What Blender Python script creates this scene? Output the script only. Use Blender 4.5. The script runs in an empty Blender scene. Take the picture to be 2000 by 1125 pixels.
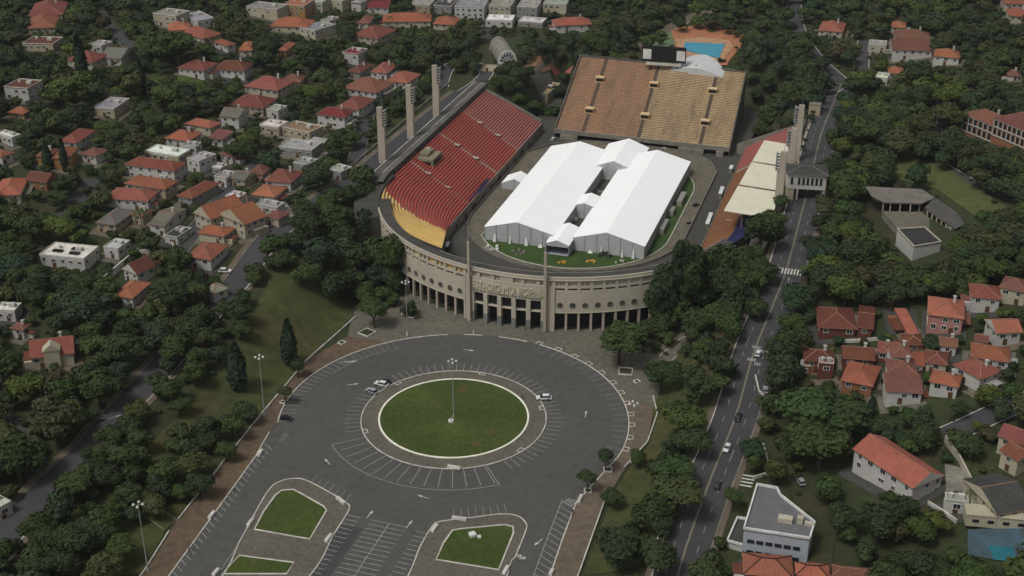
import bpy, math, random
import numpy as np
from mathutils import Vector, Matrix, geometry
random.seed(7); rng = np.random.default_rng(7)
R_ = math.radians
# ------------------------------------------------------------------ camera, sky, sun, exposure
CAM = Vector((132.4, -357.4, 235.0)); YAW = R_(17.4); DEP = R_(26.15); FP = 2600.0
sc = bpy.context.scene
col = sc.collection
cd_ = bpy.data.cameras.new('camera'); cam = bpy.data.objects.new('camera', cd_); col.objects.link(cam)
cam.location = CAM; cam.rotation_euler = (math.pi / 2 - DEP, 0, YAW)
cd_.sensor_width = 36; cd_.lens = 36 * FP / 2000; cd_.clip_start = 1; cd_.clip_end = 6000
sc.camera = cam
SUN_EL, SUN_AZ = R_(58), R_(-150)       # azimuth of the sun, measured from +Y clockwise
w = bpy.data.worlds.new('World'); sc.world = w; w.use_nodes = True
nt = w.node_tree; bg = nt.nodes['Background']
sky = nt.nodes.new('ShaderNodeTexSky'); sky.sky_type = 'NISHITA'; sky.sun_disc = False
sky.sun_elevation = SUN_EL; sky.sun_rotation = SUN_AZ; sky.air_density = 1.0; sky.dust_density = 5.0
hs = nt.nodes.new('ShaderNodeHueSaturation'); hs.inputs['Saturation'].default_value = 0.15
nt.links.new(sky.outputs[0], hs.inputs['Color']); nt.links.new(hs.outputs[0], bg.inputs[0]); bg.inputs[1].default_value = 0.085
sl = bpy.data.lights.new('sun', 'SUN'); sl.energy = 1.5; sl.angle = R_(12); sl.color = (1.0, 0.965, 0.91)
so = bpy.data.objects.new('sun', sl); col.objects.link(so)
sd = Vector((math.sin(SUN_AZ) * math.cos(SUN_EL), math.cos(SUN_AZ) * math.cos(SUN_EL), math.sin(SUN_EL)))
so.rotation_euler = sd.to_track_quat('Z', 'Y').to_euler(); so.location = (0, 0, 400)
sc.view_settings.view_transform = 'Standard'; sc.view_settings.look = 'None'
sc.view_settings.exposure = 0.13; sc.view_settings.gamma = 1.0
sc.cycles.max_bounces = 4; sc.cycles.diffuse_bounces = 2; sc.cycles.glossy_bounces = 2
sc.cycles.transparent_max_bounces = 4

# ------------------------------------------------------------------ from a point of the photograph to a point of the ground
_Rm = cam.rotation_euler.to_matrix()
def ray(x, y):
    return _Rm @ Vector(((x - 1000) / FP, -(y - 562.5) / FP, -1))
def atz(x, y, z=0.0):
    d = ray(x, y); return CAM + d * ((z - CAM.z) / d.z)
_Ri = _Rm.transposed()
def px(p):
    q = _Ri @ (Vector(p) - CAM); return (1000 + FP * q.x / -q.z, 562.5 - FP * q.y / -q.z, -q.z)
def sst(a, b, x):
    t = min(1.0, max(0.0, (x - a) / (b - a))); return t * t * (3 - 2 * t)
UC, VC, R0, R1 = -1.5, 146.0, 79.0, 50.0
def T(u, v):
    """height of the land: a flat plaza and pitch, banks up to the streets each side, hills beyond"""
    s = 2 + 18 * sst(-115, 150, v)
    if v < VC:
        dd = math.hypot(u - UC, v - VC)
        e = sst(61, 90, -u) if u < 0 else sst(64, 84, u)
        if v > 20:
            rim = sst(79.5, 88, dd) if abs(u - UC) > 30 else 0
            k = sst(30, 100, v)
            e2 = rim if dd > 79 else 0
            e = e * (1 - k) + min(e, e2) * k
    else:
        e = sst(79.5, 87, abs(u - UC))
    if v > 330: e = max(e, sst(340, 372, v))
    if v > 283: e = max(e, sst(57, 72, abs(u - 2)) * sst(284, 302, v))
    h = s * e
    if u < -108: h += 0.05 * (-u - 108) * sst(108, 200, -u) + 3.5 * math.sin(u * .021 + 1) * sst(120, 260, -u)
    if u > 98: h += 0.13 * (min(u, 330) - 98) * sst(98, 150, u)
    if v > 420: h += 0.02 * (v - 420)
    return h
def atg(x, y, dz=0.0):
    """the point of the land seen at pixel x, y (dz above it)"""
    z = 90.0; prev = z
    while z > -6:
        p = atz(x, y, z)
        if T(p.x, p.y) + dz >= z: break
        prev = z; z -= 1.0
    lo, hi = z, prev
    for _ in range(12):
        m = (lo + hi) / 2; p = atz(x, y, m)
        if T(p.x, p.y) + dz >= m: lo = m
        else: hi = m
    p = atz(x, y, lo); return Vector((p.x, p.y, lo))

# ------------------------------------------------------------------ materials
MATS = {}
def mat(name, c, c2=None, scale=0.3, rough=0.85, bump=0.0, objcol=False, detail=4, stripe=None, metal=0.0, c3=None, grain=.22, stretch=None):
    if name in MATS: return MATS[name]
    m = bpy.data.materials.new(name); m.use_nodes = True; n = m.node_tree.nodes; l = m.node_tree.links
    b = n['Principled BSDF']; b.inputs['Roughness'].default_value = rough; b.inputs['Metallic'].default_value = metal
    b.inputs['Specular IOR Level'].default_value = 0.25
    tc = n.new('ShaderNodeTexCoord'); nz = n.new('ShaderNodeTexNoise')
    nz.inputs['Scale'].default_value = scale; nz.inputs['Detail'].default_value = detail; nz.inputs['Roughness'].default_value = .65
    geo = n.new('ShaderNodeNewGeometry')
    l.new(geo.outputs['Position'], nz.inputs['Vector'])
    if stretch:
        mp = n.new('ShaderNodeVectorMath'); mp.operation = 'MULTIPLY'; mp.inputs[1].default_value = stretch; l.new(geo.outputs['Position'], mp.inputs[0]); l.new(mp.outputs[0], nz.inputs['Vector'])
    cr = n.new('ShaderNodeValToRGB'); cr.color_ramp.elements[0].position = .32; cr.color_ramp.elements[1].position = .68
    c2 = c2 or tuple(x * .8 for x in c)
    cr.color_ramp.elements[0].color = (*c2, 1); cr.color_ramp.elements[1].color = (*c, 1)
    if c3:
        e = cr.color_ramp.elements.new(.5); e.color = (*c3, 1)
    l.new(nz.outputs['Fac'], cr.inputs[0]); out = cr.outputs[0]
    nz2 = n.new('ShaderNodeTexNoise'); nz2.inputs['Scale'].default_value = scale * 9; nz2.inputs['Detail'].default_value = 3
    l.new(geo.outputs['Position'], nz2.inputs['Vector'])
    mr = n.new('ShaderNodeMapRange'); mr.inputs['To Min'].default_value = 1 - grain; mr.inputs['To Max'].default_value = 1 + grain
    mr.inputs['From Min'].default_value = .3; mr.inputs['From Max'].default_value = .7
    l.new(nz2.outputs['Fac'], mr.inputs['Value'])
    mx = n.new('ShaderNodeVectorMath'); mx.operation = 'SCALE'
    l.new(out, mx.inputs[0]); l.new(mr.outputs[0], mx.inputs['Scale']); out = mx.outputs[0]
    if stripe:                      # (axis, period, width share, colour): a repeating line in object space
        ax, per, wd, sc_ = stripe
        sp = n.new('ShaderNodeSeparateXYZ'); l.new(tc.outputs['Object'], sp.inputs[0])
        d = n.new('ShaderNodeMath'); d.operation = 'DIVIDE'; d.inputs[1].default_value = per; l.new(sp.outputs[ax], d.inputs[0])
        f = n.new('ShaderNodeMath'); f.operation = 'FRACT'; l.new(d.outputs[0], f.inputs[0])
        g = n.new('ShaderNodeMath'); g.operation = 'LESS_THAN'; g.inputs[1].default_value = wd; l.new(f.outputs[0], g.inputs[0])
        mm = n.new('ShaderNodeMix'); mm.data_type = 'RGBA'; l.new(g.outputs[0], mm.inputs[0]); l.new(out, mm.inputs[6]); mm.inputs[7].default_value = (*sc_, 1); out = mm.outputs[2]
    if objcol:
        oi = n.new('ShaderNodeObjectInfo'); mm = n.new('ShaderNodeMix'); mm.data_type = 'RGBA'; mm.blend_type = 'MULTIPLY'; mm.inputs[0].default_value = 1
        l.new(out, mm.inputs[6]); l.new(oi.outputs['Color'], mm.inputs[7]); out = mm.outputs[2]
    l.new(out, b.inputs['Base Color'])
    if bump:
        bp = n.new('ShaderNodeBump'); bp.inputs['Strength'].default_value = bump; bp.inputs['Distance'].default_value = .3
        l.new(nz2.outputs['Fac'], bp.inputs['Height']); l.new(bp.outputs[0], b.inputs['Normal'])
    MATS[name] = m; return m
def spots(m, scale, lo, hi, dark):
    n = m.node_tree.nodes; l = m.node_tree.links; b = n['Principled BSDF']; src = b.inputs['Base Color'].links[0].from_socket; g = n.new('ShaderNodeNewGeometry'); z = n.new('ShaderNodeTexNoise'); z.inputs['Scale'].default_value = scale; z.inputs['Detail'].default_value = 5
    l.new(g.outputs['Position'], z.inputs['Vector']); r = n.new('ShaderNodeMapRange'); r.inputs['From Min'].default_value = lo; r.inputs['From Max'].default_value = hi; r.inputs['To Min'].default_value = 1; r.inputs['To Max'].default_value = dark; l.new(z.outputs['Fac'], r.inputs['Value'])
    v = n.new('ShaderNodeVectorMath'); v.operation = 'SCALE'; l.new(src, v.inputs[0]); l.new(r.outputs[0], v.inputs['Scale']); l.new(v.outputs[0], b.inputs['Base Color'])
def attr_leaf():
    m = mat('wood_leaves', (1, 1, 1), (.74, .74, .74), .35, .8, grain=.15)
    n = m.node_tree.nodes; l = m.node_tree.links; b = n['Principled BSDF']
    src = b.inputs['Base Color'].links[0].from_socket
    a = n.new('ShaderNodeAttribute'); a.attribute_name = 'tint'; mm = n.new('ShaderNodeMix'); mm.data_type = 'RGBA'; mm.blend_type = 'MULTIPLY'; mm.inputs[0].default_value = 1
    l.new(src, mm.inputs[6]); l.new(a.outputs['Color'], mm.inputs[7]); l.new(mm.outputs[2], b.inputs['Base Color']); return m
M_ground = mat('earth_and_scrub', (.036, .046, .016), (.050, .038, .020), .05, .95, .4, detail=8, c3=(.026, .034, .013))
M_asph = mat('asphalt', (.080, .078, .071), (.064, .063, .059), .045, .9, .0, detail=10, grain=.09)
M_asph2 = mat('street_asphalt', (.054, .052, .054), (.044, .043, .046), .05, .9, .0, detail=6, grain=.09)
M_pave = mat('forecourt_stone', (.125, .113, .086), (.088, .082, .067), .06, .9, .1, detail=7)
M_paveL = mat('brown_paving', (.112, .076, .047), (.078, .060, .043), .05, .9, .1, detail=7)
M_paveR = mat('tan_paving', (.125, .098, .068), (.095, .076, .058), .05, .9, .1, detail=7)
M_ring = mat('ring_paving', (.115, .103, .080), (.085, .078, .064), .09, .9, .1, detail=6)
M_kerb = mat('kerb_white', (.55, .54, .48), (.33, .31, .28), .4, .8)
M_line = mat('road_paint', (.33, .33, .31), (.20, .20, .19), .6, .8)
M_lineb = mat('road_paint_fresh', (.55, .54, .50), (.36, .35, .33), .5, .8)
M_yel = mat('road_paint_yellow', (.30, .26, .17), (.2, .18, .13), .5, .8)
spots(M_asph, .35, .56, .72, .78); spots(M_asph, .022, .50, .62, .90)
M_grass = mat('lawn', (.050, .064, .014), (.034, .055, .010), .07, .95, .3, detail=9, c3=(.040, .058, .011))
spots(M_grass, .05, .5, .65, 1.25)
M_bank = mat('dry_bank_grass', (.050, .060, .018), (.068, .052, .024), .035, .95, .3, detail=8, c3=(.044, .052, .016))
M_conc = mat('facade_render', (.40, .362, .288), (.345, .312, .248), .06, .85, .0, detail=7, grain=.06)
M_conc2 = mat('aged_concrete', (.22, .205, .17), (.12, .115, .095), .2, .9, .1)
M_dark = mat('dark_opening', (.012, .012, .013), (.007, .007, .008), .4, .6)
M_glass = mat('window_glass', (.020, .024, .028), (.012, .014, .018), .5, .15)
M_seatr = mat('seat_red', (.33, .052, .038), (.27, .042, .031), .12, .7)
M_seatp = mat('seat_faded_red', (.33, .10, .088), (.27, .08, .07), .10, .7)
M_seaty = mat('seat_yellow', (.58, .39, .12), (.46, .31, .10), .25, .7)
M_seato = mat('seat_orange', (.23, .10, .042), (.165, .078, .038), .35, .7)
M_seatb = mat('seat_blue', (.014, .020, .085), (.012, .015, .05), .15, .7)
M_step = mat('terrace_step', (.42, .25, .215), (.34, .20, .17), .3, .9)
M_walk = mat('walkway_grey', (.060, .058, .052), (.042, .041, .037), .15, .9)
M_track = mat('perimeter_track', (.135, .118, .088), (.095, .084, .064), .07, .9, .1, detail=7)
M_moat = mat('moat_floor', (.062, .058, .05), (.045, .043, .037), .12, .9)
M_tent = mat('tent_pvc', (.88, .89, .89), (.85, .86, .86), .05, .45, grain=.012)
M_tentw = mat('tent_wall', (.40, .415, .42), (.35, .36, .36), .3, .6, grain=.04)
M_roofp = mat('canopy_sheet', (.62, .60, .47), (.56, .53, .41), .12, .6, grain=.05)
M_pill = mat('pillar_concrete', (.36, .31, .25), (.31, .27, .22), .10, .85, grain=.07)
M_metal = mat('galvanised', (.30, .30, .29), (.2, .2, .2), .5, .5)
M_wh = mat('white_paint', (.62, .62, .60), (.46, .46, .44), .3, .7)
M_leaf = mat('leaves', (1, 1, 1), (.72, .72, .72), .35, .8, objcol=True)
M_trunk = mat('bark', (.07, .052, .036), (.04, .03, .022), .8, .95)
M_wleaf = attr_leaf()
M_pool = mat('pool_water', (.02, .25, .36), (.015, .20, .30), .3, .1)
TILE = {}
for k, c in dict(red=(.235, .076, .052), orange=(.315, .108, .062), brown=(.145, .048, .030), dull=(.18, .075, .052), magenta=(.22, .035, .038), tan=(.30, .20, .10),
                 grey=(.155, .145, .118), dgrey=(.055, .053, .050), white=(.66, .64, .58), cream=(.48, .44, .34), lgrey=(.30, .295, .27)).items():
    TILE[k] = mat('roof_' + k, c, tuple(x * .66 for x in c), .16, .85, .3, detail=8, objcol=True, stripe=None if k in ('white', 'cream', 'lgrey', 'dgrey') else ('X', .62, .3, tuple(x * .72 for x in c)))
WALL = {k: mat('wall_' + k, c, tuple(x * .82 for x in c), .12, .85, grain=.07) for k, c in dict(white=(.43, .42, .39), cream=(.38, .345, .25), beige=(.33, .28, .19), pink=(.34, .17, .14),
        red=(.12, .038, .032), ochre=(.30, .17, .06), grey=(.22, .215, .20), brick=(.22, .10, .05), blue=(.33, .36, .39)).items()}

# ------------------------------------------------------------------ builders
class MB:
    def __init__(s): s.v = []; s.f = []; s.mi = []
    def add(s, vs, fs, k=0):
        o = len(s.v); s.v += [tuple(p) for p in vs]; s.f += [tuple(i + o for i in f) for f in fs]; s.mi += [k] * len(fs)
    def quad(s, a, b, c, d, k=0): s.add([a, b, c, d], [(0, 1, 2, 3)], k)
    def box(s, c, sz, rz=0.0, k=0):
        x, y, z = sz[0] / 2, sz[1] / 2, sz[2]; cs, sn = math.cos(rz), math.sin(rz)
        vs = [(c[0] + a * cs - b * sn, c[1] + a * sn + b * cs, c[2] + h) for h in (0, z) for a, b in ((-x, -y), (x, -y), (x, y), (-x, y))]
        s.add(vs, [(0, 3, 2, 1), (4, 5, 6, 7), (0, 1, 5, 4), (1, 2, 6, 5), (2, 3, 7, 6), (3, 0, 4, 7)], k)
    def prism(s, poly, z0, z1, k=0, ktop=None):
        n = len(poly); a = sum(poly[i][0] * poly[(i + 1) % n][1] - poly[(i + 1) % n][0] * poly[i][1] for i in range(n))
        if a < 0: poly = poly[::-1]
        z0 = z0 if hasattr(z0, '__len__') else [z0] * n; z1 = z1 if hasattr(z1, '__len__') else [z1] * n
        vs = [(p[0], p[1], z0[i]) for i, p in enumerate(poly)] + [(p[0], p[1], z1[i]) for i, p in enumerate(poly)]
        s.add(vs, [(i, (i + 1) % n, n + (i + 1) % n, n + i) for i in range(n)], k)
        tri = geometry.tessellate_polygon([[Vector((p[0], p[1], 0)) for p in poly]])
        tt = []
        for t in tri:
            A, B, C = [poly[i] for i in t]
            if (B[0] - A[0]) * (C[1] - A[1]) - (B[1] - A[1]) * (C[0] - A[0]) < 0: t = (t[0], t[2], t[1])
            tt.append(tuple(t))
        s.add(vs, [tuple(n + i for i in t) for t in tt], k if ktop is None else ktop)
        s.add(vs, [(t[0], t[2], t[1]) for t in tt], k)
    def tube(s, p0, p1, r0, r1, n=8, k=0):
        p0, p1 = Vector(p0), Vector(p1); d = (p1 - p0).normalized(); a = d.orthogonal().normalized(); b = d.cross(a)
        vs = [p + (a * math.cos(t) + b * math.sin(t)) * r for p, r in ((p0, r0), (p1, r1)) for t in [2 * math.pi * i / n for i in range(n)]]
        s.add(vs, [(i, (i + 1) % n, n + (i + 1) % n, n + i) for i in range(n)] + [tuple(range(n - 1, -1, -1)), tuple(range(n, 2 * n))], k)
    def mesh(s, name, mats, smooth=False):
        me = bpy.data.meshes.new(name); me.from_pydata(s.v, [], s.f)
        for m in (mats if isinstance(mats, (list, tuple)) else [mats]): me.materials.append(m)
        if isinstance(mats, (list, tuple)) and len(mats) > 1: me.polygons.foreach_set('material_index', s.mi)
        if smooth: me.polygons.foreach_set('use_smooth', [True] * len(s.f))
        me.update(); return me
def obj(name, mb, mats, parent=None, smooth=False, loc=None, rz=0.0):
    me = mb.mesh(name, mats, smooth) if isinstance(mb, MB) else mb
    o = bpy.data.objects.new(name, me); col.objects.link(o)
    if parent: o.parent = parent
    if loc is not None: o.location = loc
    if rz: o.rotation_euler = (0, 0, rz)
    return o
def tag(o, label=None, cat=None, group=None, kind=None):
    if label: o['label'] = label
    if cat: o['category'] = cat
    if group: o['group'] = group
    if kind: o['kind'] = kind
    return o
def thing(name, label, cat, loc=(0, 0, 0), rz=0.0, group=None):
    o = bpy.data.objects.new(name, None); col.objects.link(o); o.location = loc; o.rotation_euler = (0, 0, rz)
    o.empty_display_size = .5
    return tag(o, label, cat, group)
def struct(name, mb, m, parent=None):
    o = obj(name, mb, m, parent); o['kind'] = 'structure'; return o
def dup(root, loc, rz=0.0, label=None, group=None):
    r = root.copy(); col.objects.link(r); r.location = loc; r.rotation_euler = (0, 0, rz)
    if label: r['label'] = label
    if group: r['group'] = group
    for ch in root.children:
        c = ch.copy(); col.objects.link(c); c.parent = r
        for g in ch.children:
            d = g.copy(); col.objects.link(d); d.parent = c
    return r
def smooth_path(pts, step=3.0, closed=False):
    P = [Vector((p[0], p[1])) for p in pts]; out = []
    n = len(P)
    for i in range(n if closed else n - 1):
        if closed: a, b, c, d = P[(i - 1) % n], P[i], P[(i + 1) % n], P[(i + 2) % n]
        else: a, b, c, d = P[max(i - 1, 0)], P[i], P[i + 1], P[min(i + 2, n - 1)]
        m = max(1, int((c - b).length / step))
        for k in range(m):
            t = k / m
            out.append(.5 * ((2 * b) + (c - a) * t + (2 * a - 5 * b + 4 * c - d) * t * t + (3 * b - a - 3 * c + d) * t ** 3))
    if not closed: out.append(P[-1])
    return out
def strip(mb, path, width, dz, off=0.0, nx=1, h=None, k=0, dash=None, closed=False):
    """a band along a ground path, laid on the land dz above it; h gives it a height (kerbs)"""
    n = len(path); L = 0; prev = None
    rows = []
    for i, p in enumerate(path):
        a = path[(i - 1) % n] if (i or closed) else path[i]; b = path[(i + 1) % n] if (i < n - 1 or closed) else path[i]
        t = (b - a); t = t.normalized() if t.length > 1e-6 else Vector((1, 0)); nrm = Vector((t.y, -t.x))
        if i: L += (p - path[i - 1]).length
        row = []
        for j in range(nx + 1):
            q = p + nrm * (off + width * (j / nx - .5)); row.append((q.x, q.y, T(q.x, q.y) + dz))
        rows.append((row, L))
    m = len(rows) if closed else len(rows) - 1
    for i in range(m):
        if dash and (rows[i][1] % dash[0]) > dash[1]: continue
        A, B = rows[i][0], rows[(i + 1) % len(rows)][0]
        for j in range(nx):
            mb.quad(A[j], A[j + 1], B[j + 1], B[j], k)
        if h:
            for j0, s_ in ((0, 1), (nx, -1)):
                a, b = A[j0], B[j0]; q = [a, b, (b[0], b[1], b[2] - h), (a[0], a[1], a[2] - h)]
                mb.quad(*(q if s_ > 0 else q[::-1]), k)
def drape(mb, poly, dz, cell=5.0, k=0):
    """a filled patch on the land"""
    import bmesh
    bm = bmesh.new(); vs = [bm.verts.new((p[0], p[1], 0)) for p in poly]; bm.faces.new(vs)
    xs = [p[0] for p in poly]; ys = [p[1] for p in poly]
    for ax, lo, hi in ((0, min(xs), max(xs)), (1, min(ys), max(ys))):
        q = math.floor(lo / cell) * cell + cell
        while q < hi:
            co = [0, 0, 0]; no = [0, 0, 0]; co[ax] = q; no[ax] = 1
            bmesh.ops.bisect_plane(bm, geom=bm.verts[:] + bm.edges[:] + bm.faces[:], plane_co=co, plane_no=no); q += cell
    bmesh.ops.triangulate(bm, faces=bm.faces[:])
    bm.normal_update(); bm.verts.ensure_lookup_table(); bm.verts.index_update()
    o = [(v.co.x, v.co.y, T(v.co.x, v.co.y) + dz) for v in bm.verts]
    fs = [tuple(v.index for v in (f.verts if f.normal.z > 0 else reversed(f.verts[:]))) for f in bm.faces]
    mb.add(o, fs, k); bm.free()
def g2(x, y):
    p = atg(x, y); return (p.x, p.y)
def z2(x, y, z=0.0):
    p = atz(x, y, z); return (p.x, p.y)
def arc(r, a0, a1, n, cx=0.0, cy=0.0):
    return [(cx + r * math.cos(R_(a0 + (a1 - a0) * i / n)), cy + r * math.sin(R_(a0 + (a1 - a0) * i / n))) for i in range(n + 1)]
KEEP = []     # (u, v, radius) discs where no tree may stand
HBOX = []     # picture boxes of houses, so that no random tree is planted right in front of one

# ------------------------------------------------------------------ the land
def axis(a, b, lo, hi, fine, coarse):
    x = []; q = a
    while q < b:
        x.append(q); q += fine if lo <= q < hi else coarse
    return x + [b]
us = axis(-1500, 1300, -380, 240, 4.0, 28.0); vs_ = axis(-260, 2200, -150, 470, 4.0, 28.0)
nu, nv = len(us), len(vs_)
mb = MB(); mb.v = [(u, v, T(u, v) - .14) for v in vs_ for u in us]
mb.f = [(j * nu + i, j * nu + i + 1, (j + 1) * nu + i + 1, (j + 1) * nu + i) for j in range(nv - 1) for i in range(nu - 1)]; mb.mi = [0] * len(mb.f)
o = obj('ground', mb, M_ground, smooth=True); o['kind'] = 'structure'

ROADS = []
def road(name, pts, width, m=M_asph2, kerbs=(1, 1), pix=True, dz=.03, side=0.0):
    P = smooth_path([g2(*p) if pix else p for p in pts]); mb = MB()
    strip(mb, P, width, dz, nx=max(2, int(width / 3)))
    o = struct(name, mb, m)
    ROADS.append((P, width / 2))
    for s_, on in ((-1, kerbs[0]), (1, kerbs[1])):
        if on:
            k = MB(); strip(k, P, .32, .15, off=s_ * (width / 2 + .16), h=.2); struct('kerb', k, M_kerb if on == 1 else M_conc2, o)
            if side:
                k = MB(); strip(k, P, side, .13, off=s_ * (width / 2 + .3 + side / 2), nx=2); struct('pavement', k, M_paveR, o)
    return o, P
av, avP = road('avenue', [(1300, 1215), (1338, 1075), (1388, 935), (1436, 815), (1472, 690), (1508, 600), (1538, 520), (1567, 410), (1585, 340), (1603, 265), (1628, 200), (1645, 160)], 13.4, M_asph2, (1, 2), side=1.8)
# lane lines, words and arrows on the avenue
k = MB(); strip(k, avP, .16, .05, off=-.15); strip(k, avP, .16, .05, off=.15); struct('centre_line', k, M_yel, av)
k = MB(); strip(k, avP, .15, .05, off=-3.4, dash=(9, 3.5)); strip(k, avP, .15, .05, off=3.4, dash=(9, 3.5)); struct('lane_marking', k, M_line, av)
def flat(mb, poly, dz=.06, k=0):
    mb.add([(p[0], p[1], T(p[0], p[1]) + dz) for p in poly], [tuple(range(len(poly)))], k)
def bars(mb, p, du, dv, n, wu, wv):
    for i in range(n):
        x, y = p[0] + du * i, p[1] + dv * i
        flat(mb, [(x, y), (x + wu, y), (x + wu, y + wv), (x, y + wv)], .055)
k = MB(); p = g2(1519, 533); bars(k, p, 1.15, 0, 8, .6, 4.6)
p = g2(1437, 947); bars(k, p, .2, 1.6, 4, 4.6, .65)
struct('zebra_crossing', k, M_lineb, av)
k = MB()
for (x, y, n) in ((1469, 680, 4), (1459, 704, 4), (1473, 713, 3), (1488, 690, 3)):
    bars(k, g2(x, y), .75, 0, n, .5, 1.7)
def arrow(mb, p, a, L=4.0):
    c, s = math.cos(a), math.sin(a)
    def q(x, y): return (p[0] + x * c - y * s, p[1] + x * s + y * c)
    flat(mb, [q(0, -.12), q(L * .65, -.12), q(L * .65, .12), q(0, .12)], .06)
    flat(mb, [q(L * .6, -.5), q(L, 0), q(L * .6, .5)], .06)
for (x, y) in ((1540, 552), (1612, 240), (1602, 268)): arrow(k, g2(x, y), R_(95))
struct('road_marking', k, M_line, av)

road('left_street', [(-90, 1150), (0, 1058), (60, 988), (118, 930), (180, 872), (228, 812), (300, 735), (395, 625), (465, 548), (530, 462), (610, 405), (700, 345), (765, 293), (850, 224), (905, 180)], 10.5, M_asph2, (2, 1), side=2.2)
road('ring_road', [(905, 180), (935, 160), (950, 140), (925, 125), (885, 125), (868, 145), (862, 170)], 7, M_asph2, (1, 1))
LP = ROADS[-1][0]
road('left_side_street', [(-40, 790), (20, 835), (55, 880), (80, 935)], 8, kerbs=(0, 0))
road('hill_street', [(190, 20), (212, 50), (240, 75), (275, 112)], 8, kerbs=(0, 2))
road('residential_street', [(560, 285), (500, 325), (450, 372), (405, 420), (350, 492)], 7, kerbs=(2, 2))
road('steep_lane', [(735, 190), (712, 240), (692, 330)], 7, kerbs=(2, 2))
road('garden_lane', [(180, 350), (150, 395), (110, 440)], 7, kerbs=(0, 0))
road('upper_lane', [(470, 140), (437, 178), (400, 215)], 6, kerbs=(1, 0))
road('north_road', [(1645, 160), (1605, 125), (1572, 85), (1553, 40), (1550, -20)], 9, kerbs=(2, 1))
road('north_east_road', [(1645, 190), (1680, 155), (1682, 120), (1690, 80)], 8, kerbs=(1, 1))
road('top_lane', [(1240, 95), (1310, 55), (1365, 28), (1445, -5)], 8, M_paveR, (2, 1))
road('hospital_lane', [(1905, 150), (1862, 178), (1830, 215), (1822, 290)], 7, kerbs=(1, 0))
road('garden_path', [(1830, 315), (1880, 345), (1950, 378), (2020, 405)], 4, M_walk, kerbs=(1, 0))
road('right_street', [(2040, 770), (1960, 800), (1895, 830), (1850, 850)], 8)
road('slope_path', [(1300, 700), (1338, 668), (1370, 642)], 5, M_walk, (1, 1))
road('bank_path', [(270, 985), (305, 1006), (334, 1026)], 5, M_walk, (2, 2))
road('top_street', [(970, -10), (955, 40), (948, 75)], 7, kerbs=(0, 2))
k = MB()
for (x, y, a) in ((212, 818, 45), (180, 822, 40), (35, 818, 0), (192, 848, 50)): arrow(k, g2(x, y), R_(a), 4.5)
p_ = [q for q in LP if px((q.x, q.y, T(q.x, q.y)))[1] < 915 and px((q.x, q.y, T(q.x, q.y)))[1] > 835]; kk = MB(); strip(kk, p_, 1.6, .19, off=-6.2, h=.2); struct('curved_kerb', kk, mat('terracotta_kerb', (.30, .12, .085), (.2, .09, .06), .5))
struct('street_marking', k, M_line)

# grass banks, lawns
def patch(name, pts, m, dz=.0, cell=5.0, pix=True, parent=None):
    k = MB(); drape(k, [g2(*p) if pix else p for p in pts], dz, cell); o = struct(name, k, m, parent); return o
patch('grass_bank', [(540, 520), (600, 520), (694, 614), (598, 702), (488, 832), (378, 972), (325, 1035), (275, 1122), (60, 1122), (150, 1000), (300, 860), (400, 760), (440, 690), (500, 600)], M_bank, .14, 3.0)
patch('grass_slope', [(1275, 700), (1350, 660), (1430, 640), (1436, 690), (1385, 810), (1330, 960), (1296, 1100), (1140, 1122), (1190, 985), (1222, 925), (1270, 865), (1278, 775)], M_bank, .14, 3.0)
patch('hill_lawn', [(1690, 340), (1760, 300), (1850, 330), (1960, 400), (2010, 450), (1990, 500), (1900, 420), (1830, 370), (1750, 350)], mat('hill_grass', (.075, .082, .026), (.055, .062, .022), .05, .95, .3), .14, 3.0)
patch('upper_lawn', [(280, 150), (380, 148), (440, 165), (400, 180), (290, 172)], M_grass, .14, 3.0)
patch('school_lawn', [(1830, 150), (1880, 145), (1900, 160), (1870, 180), (1840, 200)], M_bank, .14, 3.0)

# ------------------------------------------------------------------ the round plaza
asp = [z2(330, 1125), (-47.4, -150), (75, -150)]
asph_edge = [(-47.2, -150), (-47.4, -102.4), (-49.9, -70), (-52.3, -40.7), (-54.6, -27)] + arc(58.3, 201, -8, 60) + [(52.8, -30), (51.7, -35.8), (52.6, -55), (53.7, -70.8), (55.5, -150)]
k = MB(); k.prism(asph_edge, -.3, .02); plaza = struct('plaza_asphalt', k, M_asph)
def poly_flat(name, poly, z, m, parent=None, z0=None):
    k = MB(); k.prism(poly, z - .25 if z0 is None else z0, z); return struct(name, k, m, parent)
wallL = [(-53, -150), (-54.8, -103.5), (-57.8, -84.7), (-59, -67.8), (-61.7, -26), (-63.3, 20.3), (-60.2, 57)]
wallR = [(62, -150), (61.2, -68.4), (59.8, -33.3), (61.3, -15.7), (65.2, 3.9), (60.3, 34.6)]
aL = [p for p in asph_edge if p[0] < 0]; aR = [p for p in asph_edge if p[0] >= 0]
iL = [p for p in aL if p[1] < 42]; iR = [p for p in aR if p[1] < 30]
poly_flat('left_pavement', wallL[:-1] + [(-57, 42)] + iL[::-1], .14, M_paveL)
poly_flat('right_pavement', wallR[:-1] + [(62.5, 26)] + iR, .14, M_paveR)
top_arc = [p for p in asph_edge if p[1] >= 29 and (p[0] >= 0 or p[1] >= 41)]
fa = arc(R0 + 2, 180 + 40, 360 - 40, 40, UC, VC)
poly_flat('stone_forecourt', [iL[-1]] + top_arc + [iR[0] if iR[0][1] > 20 else (52, 28), (62.5, 26), (62, 60), (70, 98)] + [(p[0], p[1] + 4) for p in fa[::-1]] + [(-74, 98), (-66, 70), (-57, 42)], .145, M_pave)
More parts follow.
